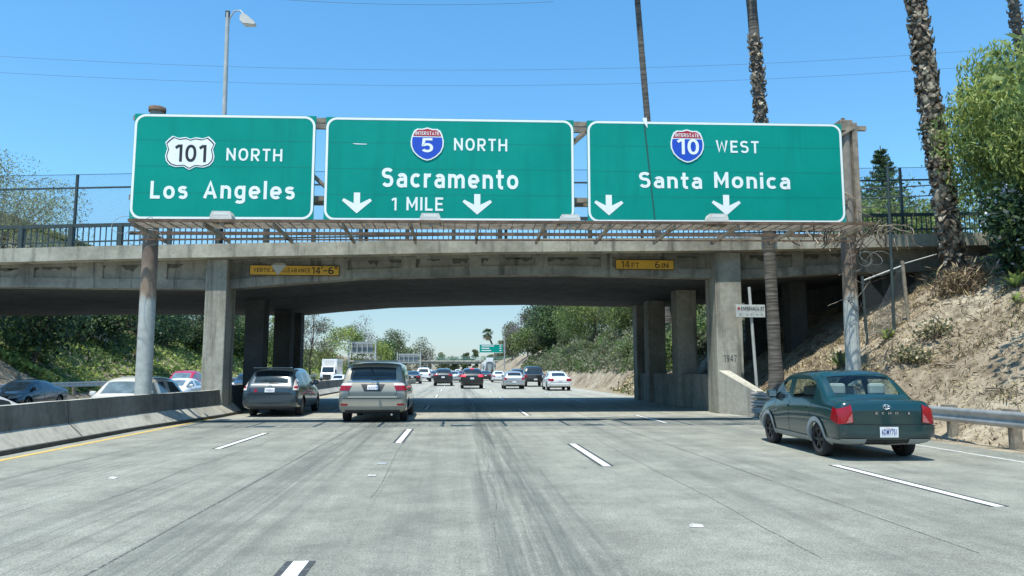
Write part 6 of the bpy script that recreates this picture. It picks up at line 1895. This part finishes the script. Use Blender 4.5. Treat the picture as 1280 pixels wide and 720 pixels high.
# ---- traffic farther ahead, each at the lane and distance where it stands
GA = 'cars ahead under and beyond the overpass'
def px_car(px, Y): return at(px, 460, Y).x
for kind, name, lab, px, Y, col, kw in (
    ('suv', 'black_suv', 'black SUV with its red brake lamps lit, in the centre lane', 590.3, 61, 'black', dict(brake=True)),
    ('hatch', 'silver_hatchback', 'small silver hatchback with dark rear window beside the braking black SUV', 643, 59.5, 'silver', {}),
    ('sedan', 'white_sedan', 'white sedan with red tail lamps alongside the bare earth slope', 700, 54.5, 'white', {}),
    ('pickup', 'black_pickup', 'tall black pickup truck just beyond the white sedan by the slope', 669.5, 68, 'black', {}),
    ('sedan', 'white_sedan', 'white sedan ahead of the small silver hatchback', 624, 93, 'white', {}),
    ('suv', 'charcoal_suv', 'charcoal SUV ahead of the minivan, left lane of the braking black SUV', 554, 72, 'charcoal', {}),
    ('sedan', 'black_sedan', 'black sedan just past the champagne minivan', 515.5, 84, 'black', {}),
    ('pickup', 'white_pickup', 'white pickup truck ahead of the black sedan', 528.5, 99, 'white', {}),
    ('sedan', 'silver_sedan', 'silver blue sedan half hidden behind the charcoal SUV', 567.5, 94, 'silver', {}),
    ('suv', 'grey_suv', 'grey SUV peeking out behind the silver hatchback', 648, 84, 'slate', {}),
    ('sedan', 'dark_sedan', 'dark sedan between the white pickup and the charcoal SUV', 540, 118, 'slate', {}),
    ('sedan', 'maroon_sedan', 'maroon sedan showing past the braking black SUV', 575, 122, 'maroon', {}),
    ('suv', 'white_suv', 'white SUV far up the second lane', 536, 150, 'white', {}),
    ('sedan', 'black_sedan', 'black sedan beside the concrete mixer truck', 607, 110, 'black', {}),
    ('suv', 'silver_suv', 'silver SUV far ahead over the charcoal SUV roof', 556, 160, 'silver', {}),
    ('sedan', 'pearl_sedan', 'pearl white sedan in the far inner lane', 526, 190, 'pearl', {}),
    ('suv', 'dark_suv', 'dark SUV far off just before the distant overpass', 547, 215, 'charcoal', {}),
    ('sedan', 'white_sedan', 'tiny white sedan below the distant overpass', 563, 240, 'white', {}),
    ('suv', 'red_suv', 'small red SUV seen past the braking black SUV roof', 582, 185, 'red', {}),
    ('pickup', 'white_pickup', 'tiny white pickup in the distant middle lane', 572, 265, 'white', {}),
    ('sedan', 'silver_sedan', 'tiny silver sedan in the distant inner lane', 541, 280, 'silver', {}),
    ('suv', 'white_suv', 'tiny white SUV right under the distant overpass', 553, 305, 'white', {})):
    car(kind, name, lab.replace('left lane of', 'one lane over from'), 'pickup truck' if kind == 'pickup' else ('suv' if kind == 'suv' else 'car'), px_car(px, Y), Y, col, 0, GA, 1 if Y < 100 else 0, **kw)
GO = 'oncoming traffic past the median barrier'
for kind, name, lab, px, Y, col, head, kw in (
    ('suv', 'silver_suv', 'silver SUV facing us behind the barrier, next to the round post', 130, 24.2, 'pearl', 0, dict(glass='glass_blue', opt=('roof_rails',))),
    ('sedan', 'white_sedan', 'white sedan between the round post and the square median column', 209, 43.5, 'white', 0, dict(glass='glass_blue')),
    ('pickup', 'red_pickup', 'red pickup truck behind the white oncoming sedan', 215, 53, 'red', 0, dict(glass='glass_blue')),
    ('suv', 'silver_suv', 'pale SUV behind the red pickup truck', 226, 64, 'pearl', 0, dict(glass='glass_blue')),
    ('suv', 'navy_suv', 'dark navy SUV seen between the median columns', 301, 60, 'navy', 0, {}),
    ('sedan', 'navy_sedan', 'dark navy sedan by the earth mound at the edge of the view', -2, 36.0, 'navy', 0, dict(glass='glass_blue')),
    ('sedan', 'white_sedan', 'white sedan at the edge of the view almost hidden by the barrier', -175, 14.2, 'white', 0, {}),
    ('sedan', 'white_sedan', 'white sedan beside the box truck beyond the wagon', 420, 82, 'white', 0, {}),
    ('sedan', 'silver_sedan', 'small silver sedan behind the oncoming box truck', 437, 140, 'silver', 0, {}),
    ('suv', 'white_suv', 'small white SUV far up the oncoming lanes', 455, 170, 'white', 0, {}),
    ('sedan', 'slate_sedan', 'small slate sedan far up the oncoming lanes', 478, 200, 'slate', 0, {})):
    car(kind, name, lab, 'pickup truck' if kind == 'pickup' else ('suv' if kind == 'suv' else 'car'), px_car(px, Y), Y, col, head, GO, 1 if Y < 70 else 0, oncoming=True, **kw)

# ---- white box truck coming the other way
def box_truck(X, Y):
    o = empty('box_truck', (X, Y, -.4), 0, 'white box truck with a dark windshield coming the other way', 'truck')
    def a(mb, n, p=None): return link_mesh(n, mb.mesh(n), p or o)
    m = MB(); m.box(-1.2, 1.2, 2.3, 8.2, 1.0, 3.7, PAINT['white'], .04); a(m, 'cargo_box')
    m = MB(); m.prism([(.1, .55), (.1, 1.35), (.95, 1.55), (1.35, 2.45), (1.6, 2.55), (2.2, 2.55), (2.2, .55)], -1.05, 1.05, PAINT['white'], 'yz'); a(m, 'cab')
    m = MB(); m.face([(-.92, .955, 1.58), (.92, .955, 1.58), (.86, 1.325, 2.42), (-.86, 1.325, 2.42)], M['glass']); w = a(m, 'windshield'); w.location = (0, -.015, .005)
    m = MB(); m.box(-.6, .6, .06, .098, .75, 1.25, M['trim_black'], .01); a(m, 'grille')
    for s in (-1, 1):
        m = MB(); m.box(min(s * .68, s * .98), max(s * .68, s * .98), .05, .098, .85, 1.1, M['head_lamp'], .02); a(m, 'headlight')
        m = MB(); m.box(min(s * 1.1, s * 1.3), max(s * 1.1, s * 1.3), 1.1, 1.2, 1.5, 2.0, M['trim_black'], .03); a(m, 'wing_mirror')
    m = MB(); m.box(-1.1, 1.1, -.08, .09, .45, .72, M['trim_black'], .03); a(m, 'bumper')
    m = MB(); m.box(-.4, .4, .3, 8.0, .55, .98, M['trim_black']); a(m, 'chassis')
    m = MB(); m.face([(-.7, 2.29, 2.75), (.7, 2.29, 2.75), (.7, 2.29, 3.45), (-.7, 2.29, 3.45)], PAINT['pearl']); a(m, 'front_panel')
    tm, rm = wheel_meshes(.46, .28, M['rim'], 5)
    for y in (.9, 6.4):
        for s in (-1, 1):
            w = link_mesh('wheel', tm, o); w.location = (s * .98, y, .46); link_mesh('rim', rm, w)
box_truck(at(408.5, 460, 118).x, 118)
# ---- concrete mixer truck ahead
def mixer(X, Y):
    o = empty('mixer_truck', (X, Y, 0), 0, 'white concrete mixer truck seen from behind near the green sign', 'truck')
    def a(mb, n): return link_mesh(n, mb.mesh(n), o)
    m = MB(); m.tube([(0, .6, 2.3), (0, 1.4, 2.35), (0, 2.6, 2.25), (0, 4.2, 2.1), (0, 5.2, 2.0)], [.55, 1.05, 1.25, 1.1, .5], M['seat'], 16); a(m, 'drum')
    m = MB(); m.prism([(-.5, 3.0), (.5, 3.0), (.7, 3.7), (-.7, 3.7)], .1, .7, PAINT['white']); a(m, 'hopper')
    m = MB(); m.prism([(-.25, 1.2), (.25, 1.2), (.35, 2.6), (-.35, 2.6)], -.15, .1, M['trim_grey']); a(m, 'chute')
    m = MB(); m.box(-1.1, 1.1, .3, 7.5, .8, 1.05, M['trim_black']); m.box(-1.2, 1.2, .1, .3, .55, .8, M['trim_black']); a(m, 'chassis')
    m = MB(); m.box(-1.2, 1.2, 5.6, 7.4, 1.0, 2.9, PAINT['white'], .08); a(m, 'cab')
    for s in (-1, 1):
        m = MB(); m.bar((s * .9, .4, 1.0), (s * .6, .6, 3.2), .1, .1, PAINT['white']); a(m, 'frame_leg')
        m = MB(); m.box(min(s * .8, s * 1.1), max(s * .8, s * 1.1), .07, .1, .85, 1.0, M['tail_red']); a(m, 'tail_light')
    tm, rm = wheel_meshes(.52, .5, M['rim'], 5)
    for y in (1.4, 2.7, 6.4):
        for s in (-1, 1):
            w = link_mesh('wheel', tm, o); w.location = (s * .95, y, .52); link_mesh('rim', rm, w)
mixer(at(612, 460, 128).x, 128)

# ------------------------------------------------------------------ far structures
fs = empty('far_highway_sign', (9, 200, 0), 0, 'small distant green highway sign on a pole beside the far small palm', 'sign')
fv = Matrix.Translation((-9, -200, 0))
def fp(mb, name):
    q = mb.build(name); q.parent = fs; q.matrix_parent_inverse = fv
a, b = at(599.5, 441, 200), at(628.5, 430.5, 200)
p = MB(); p.box(a.x, b.x, 200, 200.1, a.z, b.z, M['sign_green'], .02); fp(p, 'panel')
p = MB()
for k, (u, v) in enumerate(((.08, .62), (.08, .42), (.08, .50))):
    zz = a.z + (b.z - a.z) * (.76 - .27 * k)
    p.box(a.x + (b.x - a.x) * u, a.x + (b.x - a.x) * v, 199.96, 199.98, zz, zz + .22, M['sign_white'])
    p.box(a.x + (b.x - a.x) * .86, a.x + (b.x - a.x) * .94, 199.96, 199.98, zz, zz + .22, M['sign_white'])
for x0, x1, z0, z1 in ((a.x, b.x, a.z, a.z + .08), (a.x, b.x, b.z - .08, b.z)): p.box(x0, x1, 199.95, 199.97, z0, z1, M['sign_white'])
fp(p, 'lettering_row')
p = MB(); p.tube([(b.x + .5, 200.4, 0), (b.x + .5, 200.4, b.z + 1.2)], .2, M['steel'], 8); p.bar((a.x, 200.3, b.z - .4), (b.x + .5, 200.3, b.z - .4), .2, .2, M['steel']); fp(p, 'pole')
M['sign_back'] = plain('sign_back_aluminium', (0.22, 0.24, 0.245), 0.7, 0.0, var=0.15)
def sign_back(px0, py0, px1, py1, Y, label):
    a, b = at(px0, py1, Y), at(px1, py0, Y)
    o = empty('gantry_back', ((a.x + b.x) / 2, Y, 0), 0, label, 'gantry', 'gantries seen from behind')
    cx = (a.x + b.x) / 2; w = b.x - a.x
    p = MB(); p.box(-w / 2, w / 2, -.05, .05, a.z, b.z, M['sign_back']); p.build('panel', o)
    p = MB()
    for z in (a.z + .1, b.z - .3): p.bar((-w / 2 - .5, -.4, z), (w / 2 + .5, -.4, z), .16, .16, M['steel_paint'])
    n = 4
    for k in range(n):
        x0 = -w / 2 + w * k / n; x1 = x0 + w / n
        p.bar((x0, -.4, a.z + .1), (x0, -.4, b.z - .3), .12, .12, M['steel_paint'])
        p.bar((x0, -.4, b.z - .3), (x1, -.4, a.z + .1), .1, .1, M['rail_dark'])
    p.build('truss', o)
    for x in (-w / 2 - .6, w / 2 + .6):
        p = MB(); p.tube([(x, -.3, 0), (x, -.3, b.z + .4)], .16, M['steel_paint'], 8); p.build('post', o)
    o.location = (cx, Y, 0)
sign_back(440, 427, 466, 442, 150, 'grey truss and sign panel seen from behind over the oncoming lanes')
sign_back(499, 442, 523, 454, 235, 'second smaller gantry back farther along the oncoming lanes')
fo = empty('far_overpass', (0, 345, 0), 0, 'distant low concrete overpass crossing the freeway with a pale green fence', 'bridge')
fov = Matrix.Translation((0, -345, 0))
def fop(mb, name):
    q = mb.build(name); q.parent = fo; q.matrix_parent_inverse = fov
p = MB(); p.box(-34, 34, 345, 356, 4.6, 5.7, M['concrete'], .05); fop(p, 'deck')
p = MB(); p.box(-34, 34, 344.6, 344.95, 5.5, 6.1, M['concrete_pale'], .03); fop(p, 'parapet')
M['pale_green'] = plain('pale_green_fence_paint', (0.16, 0.30, 0.25), 0.7)
p = MB()
for z in (6.2, 6.9, 7.8): p.bar((-10, 345, z), (30, 345, z), .12, .14, M['pale_green'])
for k in range(60): p.bar((-10 + k * .68, 345, 6.1), (-10 + k * .68, 345, 7.8), .16, .1, M['pale_green'])
fop(p, 'fence_lattice')
for x in (-26, -13, -8.2, 11.5, 24):
    p = MB(); p.box(x - .6, x + .6, 348, 353, 0, 4.61, M['concrete'], .05); fop(p, 'column')
tw = tag(MB().tube([(-14.8, 300, 0), (-14.8, 300, 12.6)], .12, M['steel_paint'], 6).tube([(-14.8, 300, 12.6), (-14.0, 300, 13.4), (-12.8, 300, 13.2)], .08, M['steel_paint'], 5).build('far_lamp_post'), 'slim curved lamp post standing by the second gantry back', 'street lamp')
tag(MB().tube([(at(391, 440, 160).x, 160, 6), (at(391, 440, 160).x, 160, at(391, 397, 160).z)], .14, M['bark'], 6).build('utility_pole'), 'dark wooden utility pole above the grey bare tree', 'pole')

# pale building seen between the median columns
bx0, bx1 = at(291, 400, 150).x, at(318, 400, 150).x
zb0, zb1 = 5.5, at(300, 380, 150).z
bl = empty('pale_building', ((bx0 + bx1) / 2, 150, 5), 0, 'pale grey building on the far bank seen between the median columns', 'building')
bi = Matrix.Translation((-(bx0 + bx1) / 2, -150, -5))
def bp(mb, name):
    q = mb.build(name); q.parent = bl; q.matrix_parent_inverse = bi
p = MB(); p.box(bx0 - 1, bx1 + 1, 150, 158, zb0, zb1, PAINT['pearl'], .05); bp(p, 'wall')
w = bx1 - bx0
for k in range(5):
    p = MB(); x = bx0 + w * (k + .3) / 5; p.box(x, x + w / 11, 149.93, 150.05, zb0 + 1.0, zb1 - 1.6, M['glass']); bp(p, 'window')

# house with an olive roof behind the railing
h0 = at(-60, 262, 62); h1 = at(82, 296, 62)
hs = empty('house', (h0.x, 66, 6), 0, 'house with a low olive green roof behind the railing and airy tree', 'house')
hi_ = Matrix.Translation((-h0.x, -66, -6))
def hp(mb, name):
    q = mb.build(name); q.parent = hs; q.matrix_parent_inverse = hi_
M['roof_olive'] = plain('olive_roof', (0.085, 0.10, 0.05), 0.9, var=0.3, scale=1.5)
M['stucco'] = plain('beige_stucco', (0.42, 0.37, 0.29), 0.9, var=0.15)
ap = at(0, 265, 62); sl = (h1.z - ap.z) / (h1.x - ap.x)
xa = ap.x - 3.0; za = ap.z - 3.0 * sl
p = MB(); p.prism([(h1.x, h1.z), (xa, za), (2 * xa - h1.x, h1.z), (2 * xa - h1.x, h1.z - .25), (xa, za - .25), (h1.x, h1.z - .25)], 62, 72, M['roof_olive']); hp(p, 'roof')
p = MB(); p.prism([(h1.x - .5, h1.z - .26), (xa, za - .3), (2 * xa - h1.x + .5, h1.z - .26), (2 * xa - h1.x + .5, 1.5), (h1.x - .5, 1.5)], 62.5, 71.5, M['stucco']); hp(p, 'wall')

# road debris
for px, py, w, lab, mt in ((870, 658, .08, 'pale scrap of debris lying in the empty lane ahead of us', 'chip'), (478, 580, .09, 'small dark edged scrap near the middle lane dash', 'trim_grey'), (142, 598, .065, 'flat pale scrap lying in the inner lane by the barrier', 'chip')):
    c = at(px, py, 1); d = c - Vector((0, 0, CAM_H)); t = -CAM_H / d.z; q = Vector((0, 0, CAM_H)) + d * t
    mb = MB()
    mb.add([(-w, -.05, 0.005), (w * .7, -.07, 0.005), (w, .05, .01), (-w * .6, .07, .005), (-w * .5, 0, .03), (w * .6, .01, .02)], [(0, 1, 5, 4), (1, 2, 5), (2, 3, 4, 5), (3, 0, 4)], M[mt])
    tag(mb.build('road_debris', None, (q.x, q.y, 0)), lab, 'debris', 'scraps on the road')
rm_ = MB()
for px, py in ((465, 595),): 
    c = at(px, py, 1); d = c - Vector((0, 0, CAM_H)); q = Vector((0, 0, CAM_H)) + d * (-CAM_H / d.z)
    rm_.box(q.x - .06, q.x + .06, q.y - .06, q.y + .06, .001, .016, M['chip'], .01)
tag(rm_.build('road_stud'), 'single square white road stud between the two middle lanes', 'road stud')
